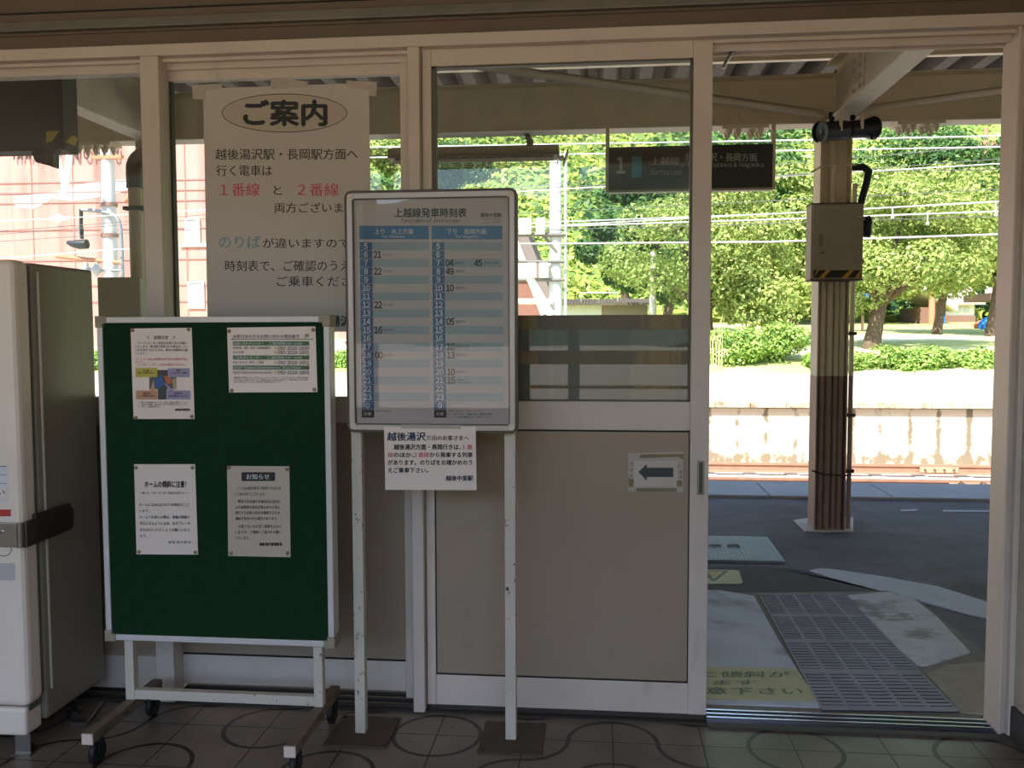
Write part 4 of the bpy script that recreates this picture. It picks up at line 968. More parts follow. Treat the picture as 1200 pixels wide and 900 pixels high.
MB().tube([(c.x-.02, c.y, c.z), (c.x+.02, c.y, c.z), (c.x+.055, c.y-.01, c.z+.0), (c.x+.07, c.y-.015, c.z)], [.045, .07, .078, .05], 20).build('horn', BLACKM, sp)
# double black lamp on top of the column
o = thing('horn_lamp', 'black two-ended cylinder lamp hung under the cross beam in front of the column', 'lamp', (CX, BY-.3, 2.75))
la, lc = atY(961, 154.5, BY-.46), atY(1024, 150, BY-.24)
lm = la.lerp(lc, .48)
MB().tube([la.lerp(lm, -.02), la.lerp(lm, .95)], .062, 24, False).build('left_barrel', BLACKM, o)
MB().tube([la.lerp(lc, -.02)+Vector((-.004, 0, 0)), la.lerp(lc, .02)], .07, 24, False).build('lens_rim', mat('pale_rim', srgb(150, 160, 160), .4), o)
MB().tube([la.lerp(lc, .02), la.lerp(lc, .03)], .06, 24).build('lens', mat('lamp_lens', srgb(70, 76, 78), .15), o)
MB().tube([la.lerp(lc, .02)+Vector((-.006, 0, 0)), la.lerp(lc, .021)], .018, 12).build('bulb', WHITEB, o)
MB().tube([lm.lerp(lc, .06), lm.lerp(lc, .7), lm.lerp(lc, .98)], [.056, .062, .078], 24).build('right_barrel', BLACKM, o)
MB().tube([lm.lerp(lc, .9)+Vector((0, -.03, -.06)), lm.lerp(lc, .85)+Vector((0, -.05, -.075))], .01, 6).build('hood_lip', BLACKM, o)
for u in (.33, .72):
    q = la.lerp(lc, u); MB().box((q.x-.011, q.y-.07, q.z-.015), (q.x+.011, q.y-.065, q.z+.085)).box((q.x-.011, q.y-.07, q.z+.08), (q.x+.011, q.y+.06, q.z+.09)).build('strap', CREAMP, o, .002)
    MB().tube([(q.x-.05, q.y, q.z+.06), (q.x-.05, q.y, BZ0)], .012, 8).ball((q.x-.05, q.y-.03, q.z+.07), .02).build('clamp', RUBBER, o)

# hanging station sign
gy2 = BY-.15
q0, q1 = atY(710, 174, gy2), atY(906.5, 221, gy2)
sgz1 = atY(906, 168, gy2).z-.0; sgz0 = atY(906, 219.5, gy2).z
o = thing('station_sign', 'dark grey hanging direction sign with pale lettering under the canopy beam', 'sign', ((q0.x+q1.x)/2, gy2+.03, sgz0))
sgb = MB().box((q0.x+.02, gy2, sgz0), (q1.x-.008, gy2+.06, sgz1)).build('sign_box', SIGNM, o, .003)
MB().box((q0.x+.02, gy2-.004, sgz0-.016), (q1.x-.008, gy2+.064, sgz0)).build('bottom_trim', mat('sign_edge', srgb(176, 170, 150), .5), o)
for x in (q0.x+.012, q1.x-.0): MB().box((x-.014, gy2+.015, sgz0-.01), (x+.014, gy2+.045, BZ0)).build('hanger', CREAMP, o, .002)
k = Ink(onY(gy2), (0, -.0008, 0))
k.text('1', 722, 184.5, 733, 203, SIGNT, .03); k.rect(740.5, 183.5, 752, 208, CYAN); k.text('上越線', 763, 184, 796, 193.8, SIGNT, .012); k.text('Jōetsu Line', 760, 198.5, 799, 205, SIGNT)
k.text('越後湯沢・長岡方面', 803, 179.3, 887, 189.3, SIGNT, .012, 2, 0); k.text('for Echigo-Yuzawa & Nagaoka', 792, 190.2, 895, 195.5, SIGNT)
k.build('print', sgb)

# fluorescent fitting with a wire guard, hung under the beam
fy = BY+.3
q0, q1 = atY(458, 174, fy), atY(655, 191, fy)
zt = atY(600, 172, fy).z; zb_ = atY(600, 187, fy).z
o = thing('strip_light', 'strip light with a wire guard hanging under the canopy beam', 'strip light', ((q0.x+q1.x)/2, fy, zb_))
MB().prism([(fy-.11, zt-.085), (fy-.11, zt-.02), (fy-.05, zt), (fy+.05, zt), (fy+.11, zt-.02), (fy+.11, zt-.085)], 'x', q0.x, q1.x).build('reflector', mat('strip_light_housing', srgb(120, 112, 92), .6), o)
MB().tube([(q0.x+.04, fy-.03, zt-.1), (q1.x-.04, fy-.03, zt-.1)], .018, 12).build('lamp_tube', WHITEB, o)
gd = MB()
for x in np.linspace(q0.x+.01, q1.x-.01, 15): gd.tube([(x, fy-.1, zt-.03), (x, fy-.1, zb_-.03), (x, fy+.08, zb_-.03), (x, fy+.08, zt-.03)], .0025, 4)
for yy, zz in ((fy-.1, zt-.03), (fy-.1, zb_-.03), (fy-.1, (zt+zb_)/2-.03), (fy, zb_-.03), (fy+.08, zb_-.03)): gd.tube([(q0.x+.01, yy, zz), (q1.x-.01, yy, zz)], .0025, 4)
gd.build('wire_guard', CREAMP, o)
for u in (.2, .83): x = q0.x+(q1.x-q0.x)*u; MB().box((x-.025, fy-.02, zt-.01), (x+.025, fy+.02, BZ0+.02)).box((x-.02, BY-.02, BZ0+.0), (x+.02, fy+.02, BZ0+.02)).build('hanger', RUST, o)
MB().prism([(q1.x+.03, zb_-.05), (q1.x+.065, zt-.04), (q1.x+.072, zt-.04), (q1.x+.038, zb_-.05)], 'y', fy-.07, fy+.07).box((q1.x, fy-.07, zb_-.005), (q1.x+.04, fy+.07, zb_+.004)).build('end_flap', mat('strip_light_housing', srgb(120, 112, 92), .6), o)

# dark hanging cabinet at the upper left, drain pipe, grey cabinet
by = .75
q0, q1 = atY(-60, 80, by), atY(75, 175.5, by); q2 = atY(92, 180, by+.0)
o = thing('hanging_cabinet', 'dark brown cabinet hung outside the glass at the upper left, yellow corner marks', 'cabinet', (q0.x+.3, by, q1.z))
MB().box((q0.x, by, q1.z), (q1.x, by+.12, q1.z+.62)).build('cabinet_body', DKBOX, o, .004)
for x in (q0.x+.1, q1.x-.1): MB().tube([(x, by+.06, q1.z+.6), (x, by+.06, 3.75)], .02, 8).build('hanger_rod', RUBBER, o)
k = Ink(onY(by), (0, -.0008, 0))
k.poly([(54, 167), (61, 165.5), (70, 153.5), (54, 154)], mat('dull_yellow', srgb(176, 150, 44), .6)); k.rect(72, 86, 72.6, 180, BLK)
k.build('yellow_marks', o)
sx_ = q1.x+.0008
pts = [atX(x, y, sx_) for x, y in ((77.5, 166.5), (85, 158.5), (92, 162), (88, 171))]
me = bpy.data.meshes.new('yellow_mark'); me.from_pydata([(sx_, min(max(p.y, by+.004), by+.116), p.z) for p in pts], [], [(0, 1, 2, 3)]); link('yellow_mark', me, mat('dull_yellow', srgb(176, 150, 44), .6), o)
o = thing('lamp_bracket', 'dark wedge-shaped bracket under the hanging cabinet at the upper left', 'bracket', tuple(atY(48, 185, by+.1)))
pts = [atY(x, y, by+.06) for x, y in ((36, 177), (62, 177), (62, 196), (58, 194), (42, 190))]
MB().prism([(p.x, p.z) for p in pts], 'y', by+.06, by+.11).build('wedge', BLACKM, o)
pyy = 2.6
pp = [atY(158, y, pyy) for y in (372, 212)]
px_ = pp[1].x
zt2 = atY(158, 186, pyy).z
o = thing('drain_pipe', 'brown drain pipe with a dark elbow behind the left window', 'drain pipe', (px_, pyy, 0))
MB().tube([(px_, pyy, 0), (px_, pyy, pp[1].z)], .046, 20).build('pipe', PVC, o)
el = [(px_, pyy, pp[1].z-.05), (px_, pyy, pp[1].z+.08)]+[(px_+.09-.09*math.cos(a), pyy, pp[1].z+.08+.09*math.sin(a)) for a in np.linspace(.2, 1.57, 6)]+[(px_+.15, pyy, pp[1].z+.17)]
MB().tube(el, .056, 20).build('elbow', PVCD, o)
MB().tube([(px_+.15, pyy, pp[1].z+.17), (px_+.2, pyy, pp[1].z+.2), (px_+.22, pyy, 3.7)], .035, 14).build('downpipe_top', PVCD, o)
zc = atY(158, 245, pyy).z
MB().box((px_-.06, pyy-.06, zc-.012), (px_+.12, pyy+.06, zc+.012)).build('pipe_clamp', RUST, o)
cyy = 1.6
q0, q1 = atY(113.5, 325, cyy), atY(165, 372, cyy)
o = thing('grey_cabinet', 'plain grey-green metal cabinet standing outside the left window', 'cabinet', ((q0.x+q1.x)/2, cyy+.15, 0))
MB().box((q0.x, cyy, .06), (q1.x, cyy+.3, q0.z), .006).build('cabinet_body', mat('grey_green_metal', srgb(196, 190, 170), .5, 0, .03), o)
MB().box((q0.x+.03, cyy-.006, .12), (q1.x-.03, cyy, q0.z-.2)).build('door', mat('grey_green_metal', srgb(196, 190, 170), .5), o, .002)
MB().box((q0.x-.02, cyy-.02, 0), (q1.x+.02, cyy+.32, .06)).build('plinth', CONCD, o)
# ================================================================== beyond the tracks
def gheight(x, y):
    """ground beyond the far platform: a grassy rise, then the wooded hill"""
    z = .1 + .8*min(max((y-23)/3.5, 0), 1) + .05*max(0, min(y, 52)-27)
    h = max(0, y-(50+4*math.sin(x*.07)))
    return z + h*.72 + (math.sin(x*.21+y*.13)+math.sin(x*.11-y*.23))*min(h*.05, 1.2)
def grid(name, x0, x1, nx, y0, y1, ny, fn, m):
    xs = np.linspace(x0, x1, nx); ysn = np.linspace(y0, y1, ny)
    V = [(x, y, fn(x, y)) for y in ysn for x in xs]
    Fc = [(j*nx+i, j*nx+i+1, (j+1)*nx+i+1, (j+1)*nx+i) for j in range(ny-1) for i in range(nx-1)]
    me = bpy.data.meshes.new(name); me.from_pydata(V, [], Fc); me.update()
    for p in me.polygons: p.use_smooth = True
    return struct(link(name, me, m))
grid('lawn_ground', -70, 70, 60, 22.9, 50, 28, gheight, GRASS)
grid('hill', -90, 110, 90, 46, 130, 60, gheight, HILLG)
# leaf cover on the hill: too many plants to count
n = 120000
u = NR.random(n); X = NR.uniform(-60, 75, n); Yv = 47+NR.random(n)**1.25*62
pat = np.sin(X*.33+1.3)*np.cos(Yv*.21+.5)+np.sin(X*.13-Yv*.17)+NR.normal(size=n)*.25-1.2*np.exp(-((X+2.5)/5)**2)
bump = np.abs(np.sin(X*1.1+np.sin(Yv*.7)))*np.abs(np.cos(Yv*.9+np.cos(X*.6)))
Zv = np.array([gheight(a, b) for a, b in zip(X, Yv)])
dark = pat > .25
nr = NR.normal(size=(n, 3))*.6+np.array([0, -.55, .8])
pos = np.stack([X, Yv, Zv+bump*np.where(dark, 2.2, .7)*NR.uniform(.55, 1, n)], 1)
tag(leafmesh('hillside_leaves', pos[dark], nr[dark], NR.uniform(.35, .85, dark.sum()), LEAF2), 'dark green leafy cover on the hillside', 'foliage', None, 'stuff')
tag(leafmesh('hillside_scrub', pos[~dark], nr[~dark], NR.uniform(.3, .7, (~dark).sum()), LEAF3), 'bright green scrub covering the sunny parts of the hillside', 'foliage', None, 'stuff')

def tree(name, label, x, y, trunk_r, h, blob, n, leaf, size, group=None, branches=5, fork=1.6):
    z = gheight(x, y) if y > 23 else .19
    o = thing(name, label, 'tree', (x, y, z), group)
    mb = MB(); lean_ = random.uniform(-.1, .1)
    top = (x+lean_*fork*2, y, z+fork)
    mb.tube([(x, y, z-.2), (x, y, z+.15), (x+lean_*fork, y, z+fork*.5), top], [trunk_r*1.35, trunk_r*1.05, trunk_r*.9, trunk_r*.85], 12)
    bl = sorted(blob, key=lambda b: -b[3])
    for i in range(min(branches, len(bl))):
        b = bl[i]; e = Vector(b[:3]); s = Vector(top); mid = s.lerp(e, .5)+Vector((0, 0, .2))
        mb.tube([s-Vector((0, 0, .15)), mid, e], [trunk_r*.55, trunk_r*.35, trunk_r*.12], 8)
    mb.build('trunk', BARK, o)
    pos, nr = blobs(blob, n)
    leafmesh('crown', pos, nr, size, leaf, o)
    return o
def rblobs(x, y, z, rx, ry, rz, k, r0, r1):
    out = []
    for _ in range(k):
        a, b = random.uniform(0, 2*PI), random.uniform(-.9, 1)
        c = math.sqrt(max(0, 1-b*b))*random.uniform(.45, 1)
        r = random.uniform(r0, r1)
        out.append((x+rx*c*math.cos(a), y+ry*c*math.sin(a), z+rz*b*.85, r, r, r*.72))
    return out
# cherry trees at the edge of the lawn
tY = 26.5
tx = atY(1022, 400, tY).x
tz = atY(1022, 300, tY).z
b1 = rblobs(tx+1.2, tY, atY(1022, 280, tY).z, 3.1, 2.2, 1.7, 46, .55, 1.0)+rblobs(tx-1.2, tY-.3, atY(1000, 345, tY).z, 1.0, 1.0, .7, 10, .4, .6)
tree('cherry_tree', 'spreading cherry tree with a thick dark trunk right of the column', tx, tY, .27, 6, b1, 24000, LEAF1, .15, None, 9, 1.5)
tx2 = atY(832, 402, tY).x
b2 = rblobs(tx2-.2, tY+.5, atY(850, 280, tY).z, 3.2, 2.2, 2.3, 46, .6, 1.1)+rblobs(tx2+1.8, tY-.3, atY(890, 360, tY).z, 1.4, 1.0, .6, 14, .45, .7)
tree('cherry_tree', 'leafy cherry tree behind the right edge of the front door leaf', tx2, tY+.5, .24, 6, b2, 24000, LEAF1, .15, None, 9, 1.3)
tx3 = atY(1160, 380, 33).x
b3 = rblobs(tx3-1.2, 33, atY(1140, 265, 33).z, 3.2, 2.5, 2.3, 30, .8, 1.4)
tree('cherry_tree', 'light green cherry tree with a slim trunk at the far right of the lawn', tx3, 33, .17, 6, b3, 11000, LEAF1, .22, None, 6, 2.2)
tx4 = atY(1104, 378, 34).x
tree('cherry_tree', 'cherry tree with a short dark trunk in front of the pale houses', tx4, 34.5, .19, 6, rblobs(tx4-.4, 34.5, atY(1100, 290, 34).z, 2.2, 2, 2.0, 22, .8, 1.3), 8000, LEAF1, .22, None, 5, 1.6)
# tall trees behind, each its own crown
for x, yy, ytop, ybot, R_, leaf, lab in ((738, 40, 205, 345, 2.0, LEAF2, 'tall dark tree behind the shed, left of the slim pole'), (780, 36, 215, 360, 2.0, LEAF2, 'dark green tree right of the slim pole behind the glass'), (515, 50, 172, 215, 2.6, LEAF2, 'dark tree on the slope behind the strip light'), (450, 40, 165, 330, 2.2, LEAF1, 'light green tree between the poster and the framed timetable'),
        (880, 47, 160, 372, 4.2, LEAF2, 'dark tree on the hillside behind the station sign'), (930, 44, 190, 372, 3.0, LEAF1, 'sunlit tree below the hill, left of the column'), (1075, 52, 158, 260, 4.6, LEAF2, 'dark tree on the hillside to the right of the column'), (1180, 50, 165, 270, 3.6, LEAF2, 'dark tree on the hillside at the right jamb'), (1030, 44, 195, 368, 2.8, LEAF1, 'sunlit tree with pale leaves just right of the column')):
    a, b = atY(x, ytop, yy), atY(x, ybot, yy)
    zc, rz_ = (a.z+b.z)/2, (a.z-b.z)/2
    tree('leafy_tree', lab, a.x, yy, .22, 5, rblobs(a.x, yy, zc, R_, R_*.8, rz_, 26, R_*.28, R_*.45), 9000, leaf, .3, None, 4, max(.8, zc-rz_*.6-gheight(a.x, yy)))
# bushes along the back of the far platform
i = 0
labs = {0: None}
for x in np.arange(-20.5, 17.5, 1.45):
    r = random.uniform(.8, 1.05); y = 24.0+random.uniform(-.1, .4)
    tall = .45 if 2.2 < x < 6.3 else 0
    bl = rblobs(x, y+tall, .45+tall, .85, .5, .26+tall*.8, 11+int(tall*14), .34, .52)
    pos, nr = blobs(bl, 3600, .8, .6)
    pos[:, 2] = np.maximum(pos[:, 2], .12)
    tag(leafmesh('bush', pos, nr, .13, LEAF4), 'low bright green bush along the back edge of the far platform', 'bush', 'bushes along the far platform')
# tall weed stems beside the left cherry tree
ws = MB()
for q in range(9):
    c = atY(834+q*1.5, 428, 23.6); ws.tube([(c.x, c.y, .15), (c.x+random.uniform(-.05, .05), c.y, 1.0), (c.x+random.uniform(-.25, .25), c.y, 1.7+random.uniform(-.4, .3))], [.01, .008, .003], 5)
tag(ws.build('tall_grass', mat('dry_stem', srgb(196, 196, 140), .8)), 'tuft of tall pale grass stems beside the front door leaf edge', 'grass', None, 'stuff')

# ---- sheds and houses
def gable(o, x0, x1, y0, y1, z0, ze, zr, wall, roof):
    ym = (y0+y1)/2
    MB().box((x0, y0, z0), (x1, y1, ze)).build('walls', wall, o)
    MB().prism([(y0-.4, ze-.1), (ym, zr), (y1+.4, ze-.1), (y1+.4, ze+.02), (ym, zr+.14), (y0-.4, ze+.02)], 'x', x0-.4, x1+.4).build('roof', roof, o)
hw = mat('house_wall_white', srgb(226, 222, 214), .8); hb = mat('house_wall_brown', srgb(120, 92, 80), .8); hr = mat('house_roof', srgb(170, 150, 140), .7)
hY = 46
q0, q1 = atY(1108, 378, hY), atY(1142, 355, hY)
o = thing('house', 'low house with a white wall and brown base beyond the lawn', 'house', ((q0.x+q1.x)/2, hY+2, gheight(q0.x, hY)))
gable(o, q0.x, q1.x, hY, hY+4, .6, q1.z, q1.z+1.0, hw, hr)
MB().box((q0.x-.05, hY-.06, .6), (q1.x+.05, hY, atY(1120, 370, hY).z)).build('brown_base', hb, o)
for px0 in (1112, 1121, 1130): c0, c1 = atY(px0, 366, hY), atY(px0+6, 360, hY); MB().box((c0.x, hY-.05, c0.z), (c1.x, hY, c1.z)).build('window', mat('house_window', srgb(200, 205, 210), .3), o)
q0, q1 = atY(1078, 380, hY-2), atY(1106, 360, hY-2)
o = thing('house', 'brown house with a pale gabled roof beyond the lawn', 'house', ((q0.x+q1.x)/2, hY, gheight(q0.x, hY-2)))
MB().box((q0.x, hY-2, .6), (q1.x, hY+1, q1.z)).build('walls', hb, o)
xm = q0.x
MB().prism([(xm-1.2, q1.z+1.5), (q1.x+.5, q1.z-.2), (q1.x+.5, q1.z+.1), (xm-1.2, q1.z+1.8)], 'y', hY-2.5, hY+1.5).build('roof', mat('pale_roof', srgb(226, 220, 206), .7), o)
c0 = atY(1100, 375, hY-2); MB().box((c0.x-.3, hY-2.06, c0.z-.3), (c0.x+.3, hY-2, c0.z+.5)).build('blue_door', BLUET, o)
q0, q1 = atY(1160, 352, 40), atY(1215, 343, 40)
o = thing('carport', 'open shelter with a dark flat roof at the far right beyond the lawn', 'shelter', ((q0.x+q1.x)/2, 41.5, gheight(q0.x, 40)))
MB().box((q0.x, 40, q0.z), (q1.x, 43, q1.z)).build('roof', mat('dark_carport_roof', srgb(84, 66, 56), .8), o)
MB().box((q0.x+.6, 40.6, q1.z), (q1.x, 42, q1.z+.4)).build('roof_box', hw, o)
for x in (q0.x+.5, q1.x-.5): MB().box((x-.1, 40.2, gheight(x, 40)-.1), (x+.1, 40.4, q0.z)).build('post', BARK, o)
c = atY(1171, 370, 38); pos = MB()
pos.ball((c.x, 38.5, gheight(c.x, 38.5)+.1), .62, 3, (1.1, .8, .8)); o = tag(pos.build('blue_tarpaulin', BLUET), 'rounded pile under a bright blue tarpaulin beyond the lawn', 'tarpaulin')
c = atY(1150, 371, 39); tag(MB().ball((c.x, 39, gheight(c.x, 39)+.1), .32, 2, (1, .8, .9)).build('orange_heap', mat('orange_cover', srgb(198, 110, 70), .7)), 'small orange covered heap beside the blue tarpaulin', 'heap')
c = atY(1004, 347, 36)
o = thing('blue_roof_shelter', 'small shelter with a bright blue roof behind the cherry tree, right of the column', 'shelter', (c.x, 36.5, gheight(c.x, 36)))
MB().box((c.x-.5, 36, c.z-.12), (c.x+.5, 37.2, c.z+.1)).build('roof', BLUET, o)
for dx in (-.42, .42): MB().box((c.x+dx-.05, 36.5, gheight(c.x, 36)-.1), (c.x+dx+.05, 36.6, c.z-.12)).build('post', BARK, o)
# shed in front of the slope
sY = 30
q0, q1 = atY(655, 371, sY), atY(759, 357, sY)
o = thing('shed', 'low shed with a corrugated roof edge just above the door film', 'shed', ((q0.x+q1.x)/2, sY+1.5, gheight(q0.x, sY)))
xm = atY(705, 360, sY).x
MB().box((q0.x, sY, .5), (xm, sY+3, q1.z)).build('white_wall', hw, o); MB().box((xm, sY+.02, .5), (q1.x, sY+3, q1.z)).build('slatted_wall', mat('brown_slats', srgb(150, 132, 116), .8, 0, .1, 30), o)
rf = MB(); x = q0.x-.2
while x < q1.x+.2: rf.tube([(x, sY-.4, q1.z+.02), (x, sY+3.3, q1.z+.3)], .06, 6); x += .115
rf.build('roof', mat('brown_corrugated', srgb(92, 80, 70), .7), o)
for xa, xb_, za in ((681, 724, 343),):
    a, b = atY(xa, 358, sY+1), atY(xb_, za, sY+1)
    fr_ = MB(); fr_.tube([(a.x, sY+1, a.z), (a.x, sY+1, b.z), (b.x, sY+1, b.z), (b.x, sY+1, a.z)], .02, 6); fr_.build('roof_railing', WIREM, o)
# red shed with a steep slate roof
rY = 33
o = thing('barn', 'red-brown barn with a steep grey roof slope right of the timetable frame', 'house', (atY(605, 360, rY).x, rY+2, gheight(0, rY)))
pts = [atY(x, y, rY) for x, y in ((540, 380), (640, 380), (640, 362), (600, 268), (540, 268))]
MB().prism([(p.x, p.z) for p in pts], 'y', rY, rY+5).build('walls', mat('red_brown_boards', srgb(138, 94, 84), .8, 0, .1, 6), o)
pts = [atY(x, y, rY-.4) for x, y in ((598, 262), (613, 262), (652, 360), (640, 366))]
MB().prism([(p.x, p.z) for p in pts], 'y', rY-.4, rY+5.2).build('roof', ROOFG, o)
pts = [atY(x, y, rY-.45) for x, y in ((592, 262), (599, 262), (642, 367), (634, 370))]
MB().prism([(p.x, p.z) for p in pts], 'y', rY-.5, rY-.4).build('barge_board', mat('pale_barge_board', srgb(220, 214, 202), .7), o)
a, b = atY(540, 328, rY-.1), atY(616, 306, rY-.1); MB().box((a.x, rY-.12, a.z), (b.x, rY, b.z)).build('upper_window', mat('bright_window', srgb(222, 206, 190), .5), o)

# ---- big red-brown building at the left
bY = 27
def P27(x, y): return atY(x, y, bY)
q0, q1, q2 = P27(-200, 400), P27(243, 180), P27(425, 440)
o = thing('clad_building', 'large faded red metal-clad building beyond the tracks at the left', 'building', ((q0.x+q2.x)/2, bY+4, .2))
xr = q1.x+2.2
MB().box((q0.x, bY, .0), (xr, bY+9, q1.z+3)).build('clad_wall', PINKB, o)
seams = MB()
for yy in (213, 225, 237, 269, 305, 335, 354):
    z = P27(100, yy).z; seams.box((q0.x, bY-.03, z-.018), (xr, bY, z+.018))
for xx in (-20, 40, 88, 120, 133, 200, 219): x = P27(xx, 300).x; seams.box((x-.02, bY-.02, .3), (x+.02, bY, q1.z+3))
seams.build('panel_seams', mat('dark_seam', srgb(178, 122, 112), .8), o)
rp = mat('repainted_white', srgb(226, 208, 202), .8)
rpm = MB()
for pp in ([(17, 230), (60, 226), (92, 218), (105, 214), (150, 210), (150, 222), (135, 228), (84, 236), (62, 233), (40, 245), (18, 243)],):
    pts = [P27(x, y) for x, y in pp]; rpm.prism([(p.x, p.z) for p in pts], 'y', bY-.012, bY)
rpm.build('repainted_patch', rp, o)
k = Ink(onY(bY), (0, -.05, 0))
BL = mat('sign_brown_letters', srgb(84, 60, 58), .7)
for s, x0, x1 in (('H', 18, 25), ('H', 27, 34.5), ('A', 36, 44), ('K', 50, 58), ('V', 63, 71), ('N', 83, 94), ('O', 99.5, 107.5), ('A', 110, 118), ('N', 121, 130), ('U', 134, 141)):
    k.text(s, x0, 171.5, x1, 187.3, BL, .03)
k.build('roof_letters', o)
wm = mat('grey_window', srgb(184, 186, 184), .3); wfm = mat('white_window_frame', srgb(226, 222, 216), .6)
for x0, y0, x1, y1 in ((220, 258, 233, 286), (223, 332, 238, 360), (395, 403, 403, 418), (380, 403, 389, 418)):
    a, b = P27(x0, y1), P27(x1, y0)
    wq = MB().box((a.x, bY-.04, a.z), (b.x, bY+.02, b.z)).build('window', wm, o)
    ff = MB(); t_ = .05
    ff.box((a.x-t_, bY-.07, a.z-t_), (a.x, bY, b.z+t_)).box((b.x, bY-.07, a.z-t_), (b.x+t_, bY, b.z+t_)).box((a.x, bY-.07, b.z), (b.x, bY, b.z+t_)).box((a.x, bY-.07, a.z-t_), (b.x, bY, a.z)); ff.build('window_frame', wfm, wq)
a = P27(200, 288); MB().box((P27(212, 288).x, bY-.08, a.z-.05), (xr, bY, a.z+.05)).build('ledge', wfm, o)
# lower wing that shows beside the timetable frame
o = thing('clad_building', 'lower red-brown wing with white windows seen between board and timetable', 'building', ((xr+q2.x)/2, bY+6, .2))
zt3 = P27(400, 330).z
MB().box((xr+.02, bY+1, 0), (q2.x+1.0, bY+8, zt3)).build('clad_wall', PINKB, o)
MB().box((xr+.03, bY+.7, zt3), (q2.x+1.3, bY+8.3, zt3+.15)).build('roof', ROOFG, o)
for x0, x1 in ((378, 388), (392, 404), (408, 418)):
    a, b = atY(x0, 420, bY+1), atY(x1, 400, bY+1); wq = MB().box((a.x, bY+.95, a.z), (b.x, bY+1.02, b.z)).build('window', wm, o)
    MB().box((a.x-.05, bY+.92, b.z), (b.x+.05, bY+1, b.z+.06)).box((a.x-.05, bY+.92, a.z-.06), (b.x+.05, bY+1, a.z)).box(((a.x+b.x)/2-.03, bY+.93, a.z), ((a.x+b.x)/2+.03, bY+1, b.z)).build('window_frame', wfm, wq)

# ---- poles and wires
def pole(label, px0, py0, px1, Y, r, m=CONCP, cat='pole', name='concrete_pole', gz=None):
    c = atY(px1, 420, Y); t = atY(px0, py0, Y)
    z = gz if gz is not None else (.19 if Y < 23 else gheight(c.x, Y))
    o = thing(name, label, cat, (c.x, Y, z))
    MB().tube([(c.x, Y, z), (c.x, Y, t.z)], [r*1.15, r*.9], 16).build('shaft', m, o)
    return o, c.x, t.z
uY = 20
o, ux, uz = pole('pale concrete pole with a curved lamp arm in front of the red building', 133, 120, 133, uY, .19, name='utility_pole')
def u(x, y, d=0): return tuple(atY(x, y, uY+d))
MB().tube([u(144, 335, -.25), u(143, 300, -.25), u(141.5, 268, -.25), u(139, 258, -.25), u(134, 252, -.25), u(124, 249, -.25), u(108, 246.5, -.25), u(95.5, 246, -.25)], .05, 10).build('lamp_arm', mat('galvanised_arm', srgb(140, 142, 142), .5, .3), o)
lp = MB().tube([u(95, 245, -.25), u(95, 262, -.25), u(96, 280, -.25)], .05, 8).build('drop_rod', BLACKM, o)
MB().tube([u(79, 284, -.3), u(84, 285.5, -.3), u(93, 286.5, -.3), u(102, 286, -.3)], [.05, .09, .13, .13], 14).build('lamp_head', BLACKM, o)
MB().box(u(92, 274, -.35), u(98, 266, -.15)).build('ballast_box', mat('grey_metal_box', srgb(120, 122, 120), .5), o)
for yy in (240, 276): a = u(133, yy); MB().tube([(ux, uY, a[2]-.05), (ux, uY, a[2]+.05)], .23, 16).build('pole_band', RAILR, o)
MB().tube([u(66, 300, -.1), u(100, 304, -.1), u(143, 308, -.1)], .06, 6).build('cross_arm', mat('rusty_orange_arm', srgb(190, 130, 96), .7), o)
MB().box(u(108, 186, -.2), u(145, 182, -.05)).build('top_arm', mat('rusty_orange_arm', srgb(190, 130, 96), .7), o)
for xx in (101, 113):
    a = atY(xx, 316, uY-.15); MB().tube([(a.x, a.y, a.z+.2), (a.x, a.y, a.z+.1), (a.x, a.y, a.z), (a.x, a.y, a.z-.02), (a.x, a.y, a.z-.2)], [.05, .07, .16, .16, .01], 12).build('insulator', mat('grey_insulator', srgb(170, 170, 164), .4), o)
MB().tube([u(96, 317, -.15), u(143, 317, -.15)], .035, 6).build('insulator_arm', mat('galvanised_arm', srgb(140, 142, 142), .5), o)
MB().tube([u(147, 236, .2), u(158, 226, .2)], .09, 6).build('stay_bracket', mat('rusty_orange_arm', srgb(190, 130, 96), .7), o)
# white V-shaped hangers near the top
o = thing('wire_hanger', 'white V-shaped wire hanger in front of the red building', 'hanger', u(75, 226))
MB().tube([u(66, 178, -1), u(73, 205, -1), u(75.5, 226, -1)], .07, 6).tube([u(82, 178, -1), u(79, 205, -1), u(75.5, 228, -1)], .09, 6).build('arms', WHITEB, o)
MB().ball(u(75, 229, -1), .12).build('end_insulator', WHITEB, o)

pY = 25.2
o, qx, qz = pole('pale concrete catenary pole with cross arms behind the door glass', 651, 178, 651, pY, .2, name='catenary_pole')
MB().tube([(qx+.32, pY, .3), (qx+.32, pY, qz)], .05, 8).build('riser_pipe', WIREM, o)
def w_(x, y, d=0): return tuple(atY(x, y, pY+d))
for y0, x0, x1, r in ((275, 598, 663, .07), (306.5, 598, 662, .05), (328, 598, 662, .05)):
    MB().tube([w_(x0, y0, -.25), w_(x1, y0, -.25)], r, 6).build('cross_arm', mat('dull_arm', srgb(110, 104, 96), .6), o)
MB().tube([w_(637, 276, -.2), w_(652, 295, -.2)], .05, 6).build('brace', mat('dull_arm', srgb(110, 104, 96), .6), o)
for x0, y0, x1, y1 in ((608, 274, 623, 257), (628, 274, 639, 257), (584, 274, 603, 257), (618, 325, 629, 309), (632, 325, 643, 309)):
    MB().box(w_(x0, y0, -.5), w_(x1, y1, -.1)).build('switch_case', mat('white_switch_case', srgb(236, 232, 224), .5), o)
MB().tube([w_(580, 353, -.3), w_(648, 353.5, -.3)], .09, 8).build('long_insulator', WHITEB, o)
MB().tube([w_(621, 326, -.3), w_(646, 370, -.3)], .13, 8).build('stay_tube', WHITEB, o)
